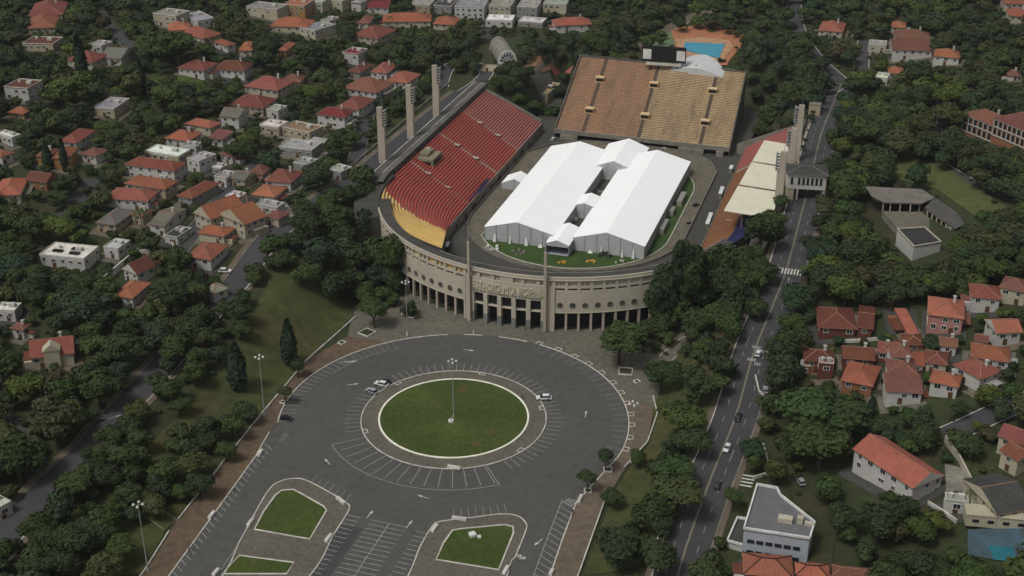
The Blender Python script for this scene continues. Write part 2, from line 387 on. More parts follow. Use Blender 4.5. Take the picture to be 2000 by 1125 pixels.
# kerbs and low walls
def kerb_line(name, pts, wdt=.35, hh=.3, m=M_kerb, step=2.0, closed=False, smooth=True, parent=None, off=0.0):
    P = smooth_path(pts, step, closed) if smooth else [Vector(p) for p in pts]; k = MB(); strip(k, P, wdt, hh, h=hh, closed=closed, off=off); return struct(name, k, m, parent)
kerb_line('outer_kerb', asph_edge[:5], .35, .22, smooth=False)
kerb_line('outer_kerb', arc(58.4, 201, 112, 50), .35, .22, smooth=False)
kerb_line('outer_kerb', arc(58.4, 106, 99, 6), .35, .22, smooth=False)
kerb_line('outer_kerb', arc(58.4, 93, 82, 8), .35, .22, smooth=False)
kerb_line('outer_kerb', arc(58.4, 77, -8, 50), .35, .22, smooth=False)
kerb_line('outer_kerb', asph_edge[-6:-1], .35, .22, smooth=False)
def thing_strip(name, label, cat, pts, wdt, hh, m, group=None, smooth=False, base=0.0):
    P = smooth_path(pts, 2.0) if smooth else [Vector(p) for p in pts]
    Q = []
    for a, b in zip(P[:-1], P[1:]):
        n = max(1, int((b - a).length / 4)); Q += [a + (b - a) * i / n for i in range(n)]
    Q.append(P[-1]); k = MB(); strip(k, Q, wdt, hh, h=hh + .5); return tag(obj(name, k, m), label, cat, group)
thing_strip('boundary_wall', 'long low pale wall along the brown paving below the left grass bank', 'wall', wallL[:3], .35, .7, M_kerb)
thing_strip('boundary_wall', 'low pale wall from the gap in the walling up to the round tree near the left forecourt', 'wall', [(-58.2, -79), (-59, -67.8), (-61.7, -26), (-63.3, 20.3), (-60.2, 57)], .35, .7, M_kerb)
thing_strip('boundary_wall', 'low pale wall edging the tan paving above the right grass slope', 'wall', wallR[:4][:3], .35, .7, M_kerb)
thing_strip('boundary_wall', 'short low pinkish wall at the bulge of the right paving', 'wall', [(61.3, -13), (65.2, 3.9), (64.6, 22), (60.8, 33)], .35, .7, M_kerb)
# notches of the kerb bulging outwards round the right arc, and their painted bays
for a in (77.5, 69.5, 62, 55, 47.5, 40, 33, 26, 19, 12.5, 5, -2):
    c, s = math.cos(R_(a)), math.sin(R_(a)); t = (-s, c)
    pts = [(58.4 * c + t[0] * x + c * y, 58.4 * s + t[1] * x + s * y) for x, y in ((-1.1, 0), (-1.1, 1.9), (1.1, 1.9), (1.1, 0))]
    kerb_line('kerb_notch', pts, .35, .24, smooth=False)
mk = MB()
def radial(mb, a, r0, r1, w_=.13, z=.045):
    c, s = math.cos(R_(a)), math.sin(R_(a)); t = (-s * w_ / 2, c * w_ / 2)
    mb.add([(r0 * c - t[0], r0 * s - t[1], z), (r1 * c - t[0], r1 * s - t[1], z), (r1 * c + t[0], r1 * s + t[1], z), (r0 * c + t[0], r0 * s + t[1], z)], [(0, 1, 2, 3)])
def seg(mb, a, b, w_=.13, z=.05):
    d = Vector((b[0] - a[0], b[1] - a[1])).normalized(); t = (-d.y * w_ / 2, d.x * w_ / 2)
    q = [(a[0] + t[0], a[1] + t[1], z), (a[0] - t[0], a[1] - t[1], z), (b[0] - t[0], b[1] - t[1], z), (b[0] + t[0], b[1] + t[1], z)]
    mb.add(q, [(0, 1, 2, 3)])
a = 76
while a > -8:
    for d in (0, .9, 3.0, 3.9): radial(mk, a - d, 53.0, 57.9, .22)
    a -= 7.1
struct('right_bay_marking', mk, mat('worn_paint', (.17, .175, .18), (.11, .115, .12), .8))
mk = MB()
a = -40
while a < 216: radial(mk, a, 31.4, 36.4, .17); a += 4.35
for a in np.arange(154, 200, 2.55): radial(mk, a, 53.2, 58.0, .16)
pa = arc(53.0, 131, 164, 24)
for p, q in zip(pa[:-1], pa[1:]): seg(mk, p, q, .16)
for a in np.arange(133, 156, 2.5): radial(mk, a, 53.2, 58.0, .10)
# the big fan of bays below the island
pa = arc(42.3, -139, -51, 40)
for p, q in zip(pa[:-1], pa[1:]): seg(mk, p, q, .2)
radial(mk, -139, 31.2, 42.3, .2); radial(mk, -51, 31.2, 42.3, .2)
for a in np.arange(-133, -52, 6.2): radial(mk, a, 31.3, 41.0, .2)
# slanted bays by the straight left kerb and the right one
for i in range(38):
    v = -33 - i * 2.65; u0 = -53.6 + (-.0 if v > -40 else (-40.7 - v) * .075); seg(mk, (u0, v), (u0 + 4.6, v - 3.2), .19)
for i in range(22):
    v = -38 - i * 2.75; u0 = 51.6 + max(0, (-38 - v)) * .055; seg(mk, (u0, v), (u0 - 4.6, v + 2.6), .19)
seg(mk, (47.2, -34.6), (48.6, -62), .2); seg(mk, (48.6, -62), (51, -100), .2)
for i in range(4): seg(mk, (47.8 + i * .9, -36.5 - .3 * i), (49.2 + i * .9, -33.6), .35)
for i in range(5): seg(mk, z2(552 - 2 * i, 848 + 3.4 * i), z2(566 - 3 * i, 849 + 3.2 * i), .16)
# lines beyond the left island, the three strips of bays in the middle
seg(mk, z2(430, 1115), z2(540, 955), .14)
for t in np.linspace(0, 1, 7): seg(mk, z2(606 + 66 * t, 945 + 38 * t), z2(620 + 66 * t, 928 + 36 * t), .12)
for t in np.linspace(0, 1, 8): seg(mk, z2(887 + 102 * t, 1012 - 10 * t), z2(886 + 99 * t, 995 - 9 * t), .12)
for i in range(40):
    v = -61.6 - 2.12 * i
    seg(mk, (-11.6, v + .2), (-7.4, v), .2); seg(mk, (-4.0, v), (7.4, v - .2), .2); seg(mk, (11.0, v - 1.3), (14.8, v - 1.5), .2)
seg(mk, (1.8, -61.6), (1.8, -150), .24)
struct('bay_marking', mk, M_line)
mk = MB()
for (x, y, a) in ((645, 908, 140), (716, 1012, 85), (793, 1032, 85), (838, 974, 170), (678, 752, 30), (905, 683, 5), (1143, 815, 100), (1060, 1052, 250)): arrow(mk, z2(x, y), R_(a), 4.2)
for (x, y) in ((1006, 1088), (1014, 1092)): bars(mk, z2(x, y), .6, .1, 3, .35, 1.3)
struct('arrow_marking', mk, M_lineb)
poly_flat('dark_asphalt_patch', [(-11.3, -66), (-4.6, -66), (-4.8, -150), (-10.8, -150)], .03, mat('fresh_asphalt', (.052, .052, .053), (.043, .043, .044), .1, .9, grain=.08), z0=-.1)
# central island
poly_flat('island_paving', arc(30.9, 0, 360, 96)[:-1], .16, M_ring)
poly_flat('island_lawn', arc(24.6, 0, 360, 96)[:-1], .24, M_grass)
kerb_line('island_kerb', [Vector(p) for p in arc(30.9, 0, 360, 110)[:-1]], .34, .26, smooth=False, closed=True)
kerb_line('lawn_kerb', [Vector(p) for p in arc(24.9, 0, 360, 110)[:-1]], .62, .42, mat('bright_kerb', (.78, .77, .66), (.60, .59, .48), .3), smooth=False, closed=True)
for a in (90, 215, -72, -25, 28, 150):
    c, s = math.cos(R_(a)), math.sin(R_(a)); t = (-s, c)
    kerb_line('kerb_notch', [(30.9 * c + t[0] * x - c * y, 30.9 * s + t[1] * x - s * y) for x, y in ((-1.1, 0), (-1.1, 1.5), (1.1, 1.5), (1.1, 0))], .34, .28, smooth=False)
rr0 = random.Random(4)
for x, y, r in ((905, 760, 2.6), (790, 870, 1.5), (960, 845, 1.8), (850, 790, 1.2), (930, 868, 2.2)):
    p = atz(x, y, 0); poly_flat('bare_patch', [(p.x + r * rr0.uniform(.6, 1.2) * math.cos(a * .45), p.y + r * rr0.uniform(.6, 1.2) * math.sin(a * .45)) for a in range(14)], .252, mat('bare_soil', (.075, .058, .022), (.055, .058, .016), .6))
# the traffic islands at the bottom
def isle(pts, lawns):
    P = smooth_path([z2(*p) if len(p) == 2 else p[:2] for p in pts], 1.2, True)
    o = poly_flat('traffic_island', [tuple(p) for p in P], .15, M_ring)
    k = MB(); strip(k, P, .34, .26, h=.3, closed=True); struct('kerb', k, M_kerb, o)
    for L in lawns:
        Q = [Vector(z2(*p) if len(p) == 2 else p[:2]) for p in L]
        poly_flat('island_lawn', [tuple(p) for p in Q], .22, M_grass); k = MB(); strip(k, Q, .5, .34, h=.3, closed=True); struct('lawn_kerb', k, M_kerb)
isle([(422, 1140), (470, 1055), (520, 965), (545, 942), (578, 935), (603, 941), (650, 966), (678, 984), (681, 998), (650, 1048), (608, 1122), (-13.5, -135, 0), (-40, -135, 0)],
     [[(497, 1035), (515, 1000), (538, 968), (550, 959), (572, 957), (590, 966), (632, 990), (638, 998), (605, 1054)], [(434, 1122), (468, 1086), (574, 1100), (560, 1122)]])
isle([(795, 1130), (820, 1070), (845, 1028), (862, 1019), (920, 1012), (975, 1005), (1010, 1008), (1028, 1024), (1026, 1040), (1008, 1085), (990, 1128), (53, -128, 0), (19, -128, 0)],
     [[(852, 1094), (866, 1062), (884, 1037), (900, 1034), (985, 1026), (1002, 1030), (1003, 1042), (974, 1114)]])
# small posts, planters, blocks
def planter(x, y, s, label, group=None, rz=0.0):
    p = atg(x, y); k = MB()
    for dx, dy, a, b in ((0, -s / 2, s + .3, .3), (0, s / 2, s + .3, .3), (-s / 2, 0, .3, s - .3), (s / 2, 0, .3, s - .3)): k.box((dx, dy, 0), (a, b, .5))
    t = thing('tree_planter', label, 'planter', (p.x, p.y, .12 if abs(p.z) < .2 else p.z), rz, group); obj('rim', k, M_kerb, t)
    k = MB(); k.box((0, 0, 0), (s - .3, s - .3, .3)); obj('soil', k, M_ground, t)
planter(717, 651, 4.6, 'large square white planter at the foot of the forecourt tree', None, R_(-20))
planter(668, 671, 2.2, 'small square planter on the brown paving beside the left grass bank', None, R_(-20))
planter(790, 613, 1.7, 'small white planter at the foot of the forecourt lamp mast', None)
planter(805, 619, 2.2, 'small square planter right of the forecourt lamp mast', None)
planter(1187, 919, 2.4, 'square planter under the upper of two small trees by the right kerb', None, R_(15))
planter(1148, 960, 2.0, 'square planter under the lower of two small trees by the right kerb', None, R_(15))
planter(1244, 747, 1.8, 'round-cornered planter on the right paving below the wide tree', None, R_(45))
planter(1222, 727, 4.6, 'long pale planter edge under the wide dark tree', None, R_(10))
planter(553, 787, 1.6, 'small planter under the little tree by the left kerb', None)
def kblock(x, y, label, L=3.4, rz=0.0, on=.14):
    p = atz(x, y, 0); k = MB(); k.box((0, 0, 0), (L, 1.0, .75)); b = tag(obj('concrete_block', k, M_wh, loc=(p.x, p.y, on), rz=rz), label, 'concrete block'); k = MB(); k.box((0, 0, .75), (L * .94, .8, .08)); k.box((-L * .3, 0, -.02), (.3, 1.1, .4)); k.box((L * .3, 0, -.02), (.3, 1.1, .4)); obj('cap', k, M_kerb, b)
kblock(508, 887, 'white block on the left kerb beside the hatched triangle', 3.4, R_(95))
kblock(414, 1008, 'white block on the left kerb beside the slanted bays', 3.6, R_(93))
kblock(989 - 500 + 0, 1023, 'white block on the outer kerb of the left traffic island', 3.4, R_(93))
kblock(666, 980, 'white block at the top right corner of the left traffic island', 4.2, R_(-32))
kblock(642, 1053, 'white block halfway down the right kerb of the left traffic island', 3.6, R_(88))
kblock(897, 1015, 'white block on the top kerb of the right traffic island', 4.4, R_(5))
kblock(849, 1034, 'white block at the top left corner of the right traffic island', 3.4, R_(85))
kblock(887, 915, 'white block on the lower kerb of the round island', 4.2, R_(0))
kblock(1133, 976, 'white block on the right kerb above the slanted bays', 3.6, R_(88))
kblock(988, 1116, 'white block low on the right kerb of the right traffic island', 3.6, R_(88))
kblock(422, 1120, 'white block at the bottom of the left traffic island', 3.0, R_(88))
kblock(1077, 1120, 'white block at the foot of the right outer kerb', 2.4, R_(88))
p = atz(923, 1047, 0); k = MB(); k.box((0, 0, 0), (1.9, 1.9, .8), R_(40)); k.box((2.2, -.4, 0), (1.0, 1.0, .6), R_(40)); b = tag(obj('concrete_block', k, M_wh, loc=(p.x, p.y, .22)), 'small white block standing on the lawn of the right traffic island', 'concrete block')
p = atz(881, 824, 0); mn = thing('monument', 'small round white plinth at the centre of the round lawn', 'monument', (p.x, p.y, .24)); k = MB(); k.tube((0, 0, 0), (0, 0, .6), 1.0, .9, 16); obj('plinth', k, M_wh, mn); k = MB(); k.tube((0, 0, .6), (0, 0, 1.3), .35, .3, 10); obj('pedestal', k, M_conc, mn)
p = atz(675, 703, 0); k = MB(); k.prism([(-3, -1.2), (2.5, .6), (2.8, 1.6), (2, 1.9)], 0, .12); struct('painted_gore', k, M_line).location = (p.x + 1.4, p.y - 1.2, -.06)

# ------------------------------------------------------------------ lamp masts
def mast(x, y, h, label, heads=4, base=0.14):
    p = atg(x, y); t = thing('lamp_mast', label, 'lamp mast', (p.x, p.y, max(p.z, base)), 0, None)
    k = MB(); k.tube((0, 0, 0), (0, 0, h), .2, .1, 8); k.tube((0, 0, 0), (0, 0, .5), .45, .4, 8); obj('pole', k, M_metal, t)
    k = MB()
    for i in range(heads):
        a = i * math.pi / 2 + .4; k.tube((0, 0, h - .3), (1.1 * math.cos(a), 1.1 * math.sin(a), h + .05), .06, .05, 5)
    obj('bracket', k, M_metal, t)
    for i in range(heads):
        a = i * math.pi / 2 + .4; k = MB(); k.tube((1.25 * math.cos(a), 1.25 * math.sin(a), h - .25), (1.25 * math.cos(a), 1.25 * math.sin(a), h + .15), .42, .25, 8); obj('lamp', k, M_wh, t)
mast(289, 1115, 22.5, 'tall four-headed lamp mast at the wall in the bottom left')
mast(517, 812, 22.5, 'tall lamp mast between the left grass bank and the little tree')
mast(796, 652, 21.5, 'tall lamp mast on the forecourt before the left colonnade')
mast(886, 815, 21.5, 'slender lamp mast standing on the round lawn')
mast(1232, 905, 22, 'dark thin lamp mast on the right paving beside the two small trees')
for (x, y, lb) in ((795, 657, 'short white bollard at the end of the top left kerb'), (925, 654, 'short white bollard at the end of the top middle kerb')):
    p = atz(x, y, 0); k = MB(); k.tube((0, 0, 0), (0, 0, 1.6), .28, .24, 8); tag(obj('bollard', k, M_wh, loc=(p.x, p.y, .14)), lb, 'bollard')

# ------------------------------------------------------------------ the stadium
def fp(r, b, z):            # b: bearing in degrees round the bowl, 0 = the front, negative = left
    return (UC + r * math.sin(R_(b)), VC - r * math.cos(R_(b)), z)
def band(mb, b0, b1, z0, z1, ro, ri, k=0, n=None):
    n = n or max(1, int(abs(b1 - b0) / 1.7))
    for i in range(n):
        a, c = b0 + (b1 - b0) * i / n, b0 + (b1 - b0) * (i + 1) / n
        A, B, C, D = fp(ro, a, z0), fp(ro, c, z0), fp(ro, c, z1), fp(ro, a, z1)
        E, F, G, H = fp(ri, a, z0), fp(ri, c, z0), fp(ri, c, z1), fp(ri, a, z1)
        mb.quad(A, B, C, D, k); mb.quad(F, E, H, G, k); mb.quad(D, C, G, H, k); mb.quad(B, A, E, F, k)
        if i == 0: mb.quad(E, A, D, H, k)
        if i == n - 1: mb.quad(B, F, G, C, k)
stad = thing('stadium_facade', 'curved beige stadium entrance front with colonnade, portholes and raised lettering', 'stadium front', (0, 0, 0))
BL0, BR0, BW = -13.5, 12.1, 3.41
walls = MB()
for b0, b1 in ((-64, BL0), (BR0, 64)):
    band(walls, b0, b1, 8.1, 17.1, R0, R0 - .7); band(walls, b0, b1, 18.0, 18.9, R0, R0 - .7)
band(walls, BL0, BR0, 12.5, 18.8, R0 + .25, R0 - .7)
band(walls, -64, 64, 21.3, 22.5, R0 + .1, R0 - .55); band(walls, -64, 64, 21.15, 21.35, R0 + .4, R0 - .4); band(walls, -64, 64, 7.8, 8.1, R0 + .2, R0 - 4) 
for s_, b in ((-1, BL0), (1, BR0)):
    for i in range(15):
        bb = b + s_ * BW * i
        band(walls, bb - .42, bb + .42, 17.1, 18.0, R0, R0 - .7, n=1)
        band(walls, bb - .45, bb + .45, 18.8, 21.2, R0, R0 - .6, n=1)
        if i % 2 == 0: band(walls, bb + s_ * 1.4, bb + s_ * 1.75, 18.8, 21.2, R0 - .1, R0 - .5, n=1)
for b in np.linspace(BL0, BR0, 7)[1:-1]: band(walls, b - .5, b + .5, 18.8, 21.2, R0, R0 - .6, n=1)
band(walls, -.9 - 1.9, -.9 + 1.9, 18.8, 21.2, R0 + .1, R0 - .6)
for b0, b1 in ((BL0, -11.7), (9.9, BR0)): band(walls, b0, b1, 0, 12.5, R0 + .25, R0 - 1.0)
for b in (BL0 - .0, BR0): band(walls, b - .3, b + .3, 0, 18.8, R0 + .45, R0 - .7, n=1)
obj('wall', walls, M_conc, stad)
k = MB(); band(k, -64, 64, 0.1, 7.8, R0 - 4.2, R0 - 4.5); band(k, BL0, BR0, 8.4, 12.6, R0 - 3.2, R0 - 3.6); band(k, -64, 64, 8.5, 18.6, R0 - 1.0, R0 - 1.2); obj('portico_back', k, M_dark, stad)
k = MB(); band(k, -64, BL0 - .4, 18.6, 21.2, R0 - .8, R0 - 1.0); obj('gallery_panel', k, M_seaty, stad)
k = MB(); band(k, BL0, 64, 18.6, 21.2, R0 - .85, R0 - 1.05); obj('gallery_panel', k, M_conc, stad)
# the walkway on top, its inner parapet
k = MB(); band(k, -72, 72, 21.7, 21.85, R0 - .5, R0 - 5.2); obj('roof_walkway', k, M_walk, stad)
k = MB(); band(k, -26, 72, 3.5, 21.9, R0 - 5.2, R0 - 5.6); obj('inner_wall', k, M_conc2, stad)
colm = None
for s_, b in ((-1, BL0), (1, BR0)):
    for i in range(1, 14):
        bb = b + s_ * BW * i
        p = fp(R0 - .45, bb, 0)
        if colm is None:
            k = MB(); k.box((0, 0, 0.14), (.85, .85, 7.68)); colm = obj('column', k, M_pill, stad, loc=(p[0], p[1], 0), rz=R_(bb))
        else:
            c = colm.copy(); col.objects.link(c); c.parent = stad; c.location = (p[0], p[1], 0); c.rotation_euler = (0, 0, R_(bb))
M_pilltwo = mat('pillar_grey_foot', (.16, .17, .155), (.12, .125, .11), .3)
for i in range(6):
    bb = -11.1 + i * (20.4 / 5); p = fp(R0 - .5, bb, 0); k = MB(); k.box((0, 0, 4.3), (1.65, 1.9, 8.3)); q = obj('pillar', k, M_conc, stad, loc=(p[0], p[1], 0), rz=R_(bb))
    k = MB(); k.box((0, 0, .14), (1.7, 1.95, 4.16)); obj('pillar_foot', k, M_pilltwo, q)
wm = gm = None
for s_, b in ((-1, BL0), (1, BR0)):
    for i in range(13):
        bb = b + s_ * BW * (i + .5); p = fp(R0 + .02, bb, 11.0)
        if wm is None:
            k = MB(); n = 20
            ro, ri = 1.22, .95
            for j in range(n):
                a, c = 2 * math.pi * j / n, 2 * math.pi * (j + 1) / n
                q = lambda r, t, y: (r * math.cos(t), y, r * math.sin(t))
                k.quad(q(ri, a, -.12), q(ri, c, -.12), q(ro, c, -.12), q(ro, a, -.12)); k.quad(q(ro, a, -.12), q(ro, c, -.12), q(ro, c, .1), q(ro, a, .1)); k.quad(q(ri, c, -.12), q(ri, a, -.12), q(ri, a, .1), q(ri, c, .1))
            k.box((0, -.07, -1), (.12, .08, 2)); k.box((0, -.07, -.05), (2, .08, .1)); wm = k.mesh('round_window', M_conc2)
            k = MB(); k.add([(ri * math.cos(2 * math.pi * j / n), 0, ri * math.sin(2 * math.pi * j / n)) for j in range(n)], [tuple(range(n - 1, -1, -1))]); gm = k.mesh('pane', M_glass)
        wo = obj('round_window', wm, None, stad, loc=p, rz=R_(bb)); obj('pane', gm, None, wo)
# raised lettering, bent round the wall
def letters(txt, b0, b1, z, h, m, depth=.14, parent=None):
    cu = bpy.data.curves.new('t', 'FONT'); cu.body = txt; cu.size = h; cu.extrude = depth / 2; cu.align_x = 'CENTER'; cu.space_character = 1.0
    to = bpy.data.objects.new('t', cu); col.objects.link(to); bpy.context.view_layer.update()
    me = bpy.data.meshes.new_from_object(to.evaluated_get(bpy.context.evaluated_depsgraph_get()))
    n = len(me.vertices); co = np.empty(n * 3); me.vertices.foreach_get('co', co); co = co.reshape(-1, 3)
    x0, x1 = co[:, 0].min(), co[:, 0].max(); out = []
    ymax = co[:, 1].max(); sy = h / ymax
    for x, y, zz in co:
        out += list(fp(R0 + .33 + zz, b0 + (b1 - b0) * (x - x0) / (x1 - x0), z + y * sy))
    me.vertices.foreach_set('co', out); me.update(); me.materials.append(m)
    bpy.data.objects.remove(to); bpy.data.curves.remove(cu)
    o = bpy.data.objects.new('lettering', me); col.objects.link(o); o.parent = parent; return o
M_let = mat('letter_stone', (.50, .43, .30), (.42, .36, .25), .5)
letters('ESTADIO MUNICIPAL', -10.9, 9.2, 14.5, 2.9, M_let, .5, stad); letters('PAULO MACHADO DE CARVALHO', -10.7, 9.0, 13.0, .8, mat('small_letter', (.12, .10, .075), (.09, .08, .06), .5), .14, stad)
for b, lb in ((-11.55, 'flagpole standing before the left end of the lettered portal'), (9.85, 'flagpole standing before the right end of the lettered portal')):
    p = fp(R0 + 1.3, b, .14); t = thing('flagpole', 'tall square ' + lb, 'flagpole', p, R_(b))
    k = MB(); k.box((0, 0, 0), (1.0, 1.0, 33)); obj('pole', k, M_pill, t); k = MB(); k.tube((0, 0, 33), (0, 0, 39), .3, .12, 8); obj('finial', k, M_metal, t); k = MB(); k.box((0, 0, 0), (1.9, 1.5, .8)); obj('base', k, M_conc2, t)

# floor of the bowl
k = MB(); k.prism([(UC - 74, 290), (UC - 50.5, 290)] [:0] + arc(72.2, 180, 360, 60, UC, VC) + [(UC + 76, VC), (UC + 76, 286), (UC + 58, 286), (UC + 58, 340), (UC - 56, 340), (UC - 56, 286), (UC - 76, 286), (UC - 76, VC)], -.3, 3.52); struct('bowl_floor', k, M_moat)
tr = arc(47.7, 180, 360, 40, 0, 160) + [(47.7, 240), (42, 255), (28, 264), (2, 267), (-24, 264), (-38, 255), (-47.7, 240)]
k = MB(); k.prism(tr, 3.4, 3.58); struct('perimeter_track', k, M_track)
gr = [(-35, 150)] + arc(41.3, 208, 360, 40, 0, 157) + arc(41.3, 0, 90, 24, 0, 212) + [(-30, 250), (-35, 240)]
k = MB(); k.prism(gr, 3.5, 3.64); struct('pitch_grass', k, mat('pitch_grass_m', (.040, .075, .016), (.028, .052, .012), .15, .95, .2))
k = MB()
for a, b in zip(gr, gr[1:] + gr[:1]): a, b = Vector(a), Vector(b); m = (a + b) / 2; d = b - a; k.box((m.x, m.y, 3.5), (d.length + .05, .35, .3), math.atan2(d.y, d.x))
for _ in ():  pass
if 1: pass; struct('pitch_kerb', k, M_kerb)
k = MB()
for a, b in zip(tr, tr[1:] + tr[:1]):
    a, b = Vector(a), Vector(b); n = max(1, int((b - a).length / 4))
    m = (a + b) / 2; d = b - a; k.box((m.x, m.y, 3.5), (d.length + .25, .3, 1.1), math.atan2(d.y, d.x))
tag(obj('pitch_wall', k, M_conc2), 'low concrete wall running round the perimeter track of the bowl', 'wall')

ZO, RO, VS = 21.0, 80.3, 154.0
def rof(th): return RO + 2.0 * math.sin(R_(2 * th)) - 5.0 * math.sin(R_(th)) ** 2
def stand(s, uin, ZI, brk, the, colour, label, rows):
    """rows of seats between a straight inner edge and an outer edge that turns with the bowl; brk pairs inner and outer stations"""
    ox, oy = UC + s * 64, 200; t = thing('grandstand', label, 'grandstand', (ox, oy, 0))
    IN, OUT, sec = [], [], []
    for n_, ((a, b), (c, d)) in enumerate(zip(brk[:-1], brk[1:])):
        m = 44 if n_ == len(brk) - 2 else 14
        for i in range(m): f = i / m; IN.append((uin, a + (c - a) * f)); OUT.append((b + (d - b) * f)); sec.append((n_, f, i))
    IN.append((uin, brk[-1][0])); OUT.append(brk[-1][1]); sec.append((len(brk) - 1, 0, 0))
    def outp(o):            # a station: v on the straight, or minus the angle round the end
        return (UC + s * RO, o) if o > 0 else (UC + s * rof(-o) * math.cos(R_(-o)), VS - rof(-o) * math.sin(R_(-o)))
    OP = []
    for o, (n_, f, i) in zip(OUT, sec): OP.append(o)
    # the last section runs from its straight part round the bend
    L0 = brk[-2][1]; arcL = R_(the) * RO; tot = (L0 - VS) + arcL
    for q_, (n_, f, i) in enumerate(sec):
        if n_ >= len(brk) - 2:
            g = (1.0 if n_ == len(brk) - 1 else f) * tot
            OP[q_] = (L0 - g) if g < L0 - VS else -math.degrees((g - (L0 - VS)) / RO)
    OP = [outp(o if o > 0 or o < 0 else VS) for o in OP]; N = len(IN)
    def P(t_, j, z): a, b = IN[j], OP[j]; return (a[0] + (b[0] - a[0]) * t_ - ox, a[1] + (b[1] - a[1]) * t_ - oy, z)
    blocks = {}; terr = MB(); ai = MB()
    def q(mb, r0, r1, j, z0, z1, f0=0.0, f1=1.0):
        a, b, c, d = P(r0, j, z0), P(r0, j + 1, z0), P(r1, j + 1, z1), P(r1, j, z1)
        if f0 > 0 or f1 < 1:
            L = lambda p, q_, f: tuple(p[i] + (q_[i] - p[i]) * f for i in range(3)); a, b, c, d = L(a, b, f0), L(a, b, f1), L(d, c, f1), L(d, c, f0)
        mb.quad(*((a, b, c, d) if s < 0 else (d, c, b, a)))
    for i in range(rows):
        r, r2 = i / rows, (i + 1) / rows; z = ZI + (ZO - ZI) * r; dz = (ZO - ZI) / rows
        for j in range(N - 1):
            q(terr, r, r, j, z - (dz if i else 2), z); q(terr, r, r2, j, z, z)
            n_, f, m_ = sec[j]; f0 = 0.0
            if m_ == 0 and n_ > 0:
                f0 = .62; q(ai, r, r2, j, z + .04, z + .04, 0, f0)
                if i in (rows // 3, 2 * rows // 3): q(ai, r, r + 2 / rows, j, z + 1.2, z + 1.3, -.9, 1.0)
            c = colour((r + r2) / 2, n_, f)
            if c is None: continue
            mb = blocks.setdefault(c, MB()); q(mb, r, r, j, z + .05, z + .36, f0); q(mb, r, r + .62 / rows, j, z + .36, z + .40, f0)
    ow = MB()
    for j in range(N - 1): ow.quad(P(1, j, 0), P(1, j + 1, 0), P(1, j + 1, ZO + .15), P(1, j, ZO + .15))
    for j in (0, N - 1): ow.quad(P(0, j, 0), P(1, j, 0), P(1, j, ZO), P(0, j, ZI))
    obj('outer_wall', ow, M_walk, t)
    obj('terrace', terr, M_step, t); obj('aisle', ai, mat('aisle_stone', (.34, .29, .23), (.26, .22, .175), .4), t)
    for c, mb in blocks.items(): obj('seat_block', mb, c, t)
    k = MB(); a, b = Vector(P(-.01, 0, 0)), Vector(P(-.01, N - 1, 0)); d = b - a; m = (a + b) / 2; k.box((m.x, m.y, 0), (d.length, .3, ZI + .8), math.atan2(d.y, d.x)); obj('front_wall', k, M_conc2, t)
    k = MB()
    for i in range(1, 12): p = a + d * (i / 12); k.box((p.x - s * .16, p.y, 3.6), (.1, 1.8 if i % 3 else 4.5, 2.3)); 
    obj('doorway', k, mat('dark_red_door', (.09, .025, .022), (.05, .02, .02), .5), t)
    return t
def colL(t_, n_, f):
    if n_ >= 3 and f > 1 - .70 * t_: return M_seaty
    return M_seatp if n_ == 0 else M_seatr
def colR(t_, n_, f):
    if n_ == 0: return M_seatp
    if n_ >= 2: return M_seato if t_ < .60 else M_seatb
    return None if t_ > .55 else M_seato
stand(-1, -49.0, 7.5, ((273, 281), (233, 244), (200, 210), (160, 171), (128.3, 90)), 65, colL, 'left grandstand of red seats with a yellow block towards the entrance front', 25)
stand(1, 57.0, 7.0, ((273, 268), (238, 236), (165, 165), (122, 90)), 50, colR, 'right grandstand of orange and faded red seats, partly under cream roof sheets', 22)
# gallery behind the left stand
t = thing('rim_gallery', 'long low gallery with dark openings along the top of the left stand', 'gallery', (UC - 81, 215, 0))
gp = [Vector((UC - RO - .5, v)) for v in np.arange(283, VS, -2.9)] + [Vector((UC - (rof(th) + .5) * math.cos(R_(th)), VS - (rof(th) + .5) * math.sin(R_(th)))) for th in np.arange(0, 13, 2.05)]
go_ = Vector((t.location.x, t.location.y)); gp = [q - go_ for q in gp]; kb, kp, kr = MB(), MB(), MB()
for a, b in zip(gp[:-1], gp[1:]):
    d = b - a; n_ = Vector((d.y, -d.x)).normalized(); m = (a + b) / 2; rz = math.atan2(d.y, d.x)
    if n_.x > 0: n_ = -n_
    q = m + n_ * 1.5; kb.box((q.x, q.y, 16), (d.length + .3, .3, 7.2), rz); q = m + n_ * .9; kr.box((q.x, q.y, 23.2), (d.length + .35, 2.5, .3), rz)
    kp.box((a.x, a.y, 20.4), (.7, .45, 2.8), rz); kp.box((m.x, m.y, 20.2), (d.length + .1, .35, .9), rz)
obj('roof_slab', kr, mat('slab_grey', (.13, .125, .11), (.09, .087, .078), .1), t); obj('back_wall', kb, M_dark, t); obj('pier', kp, M_conc2, t)
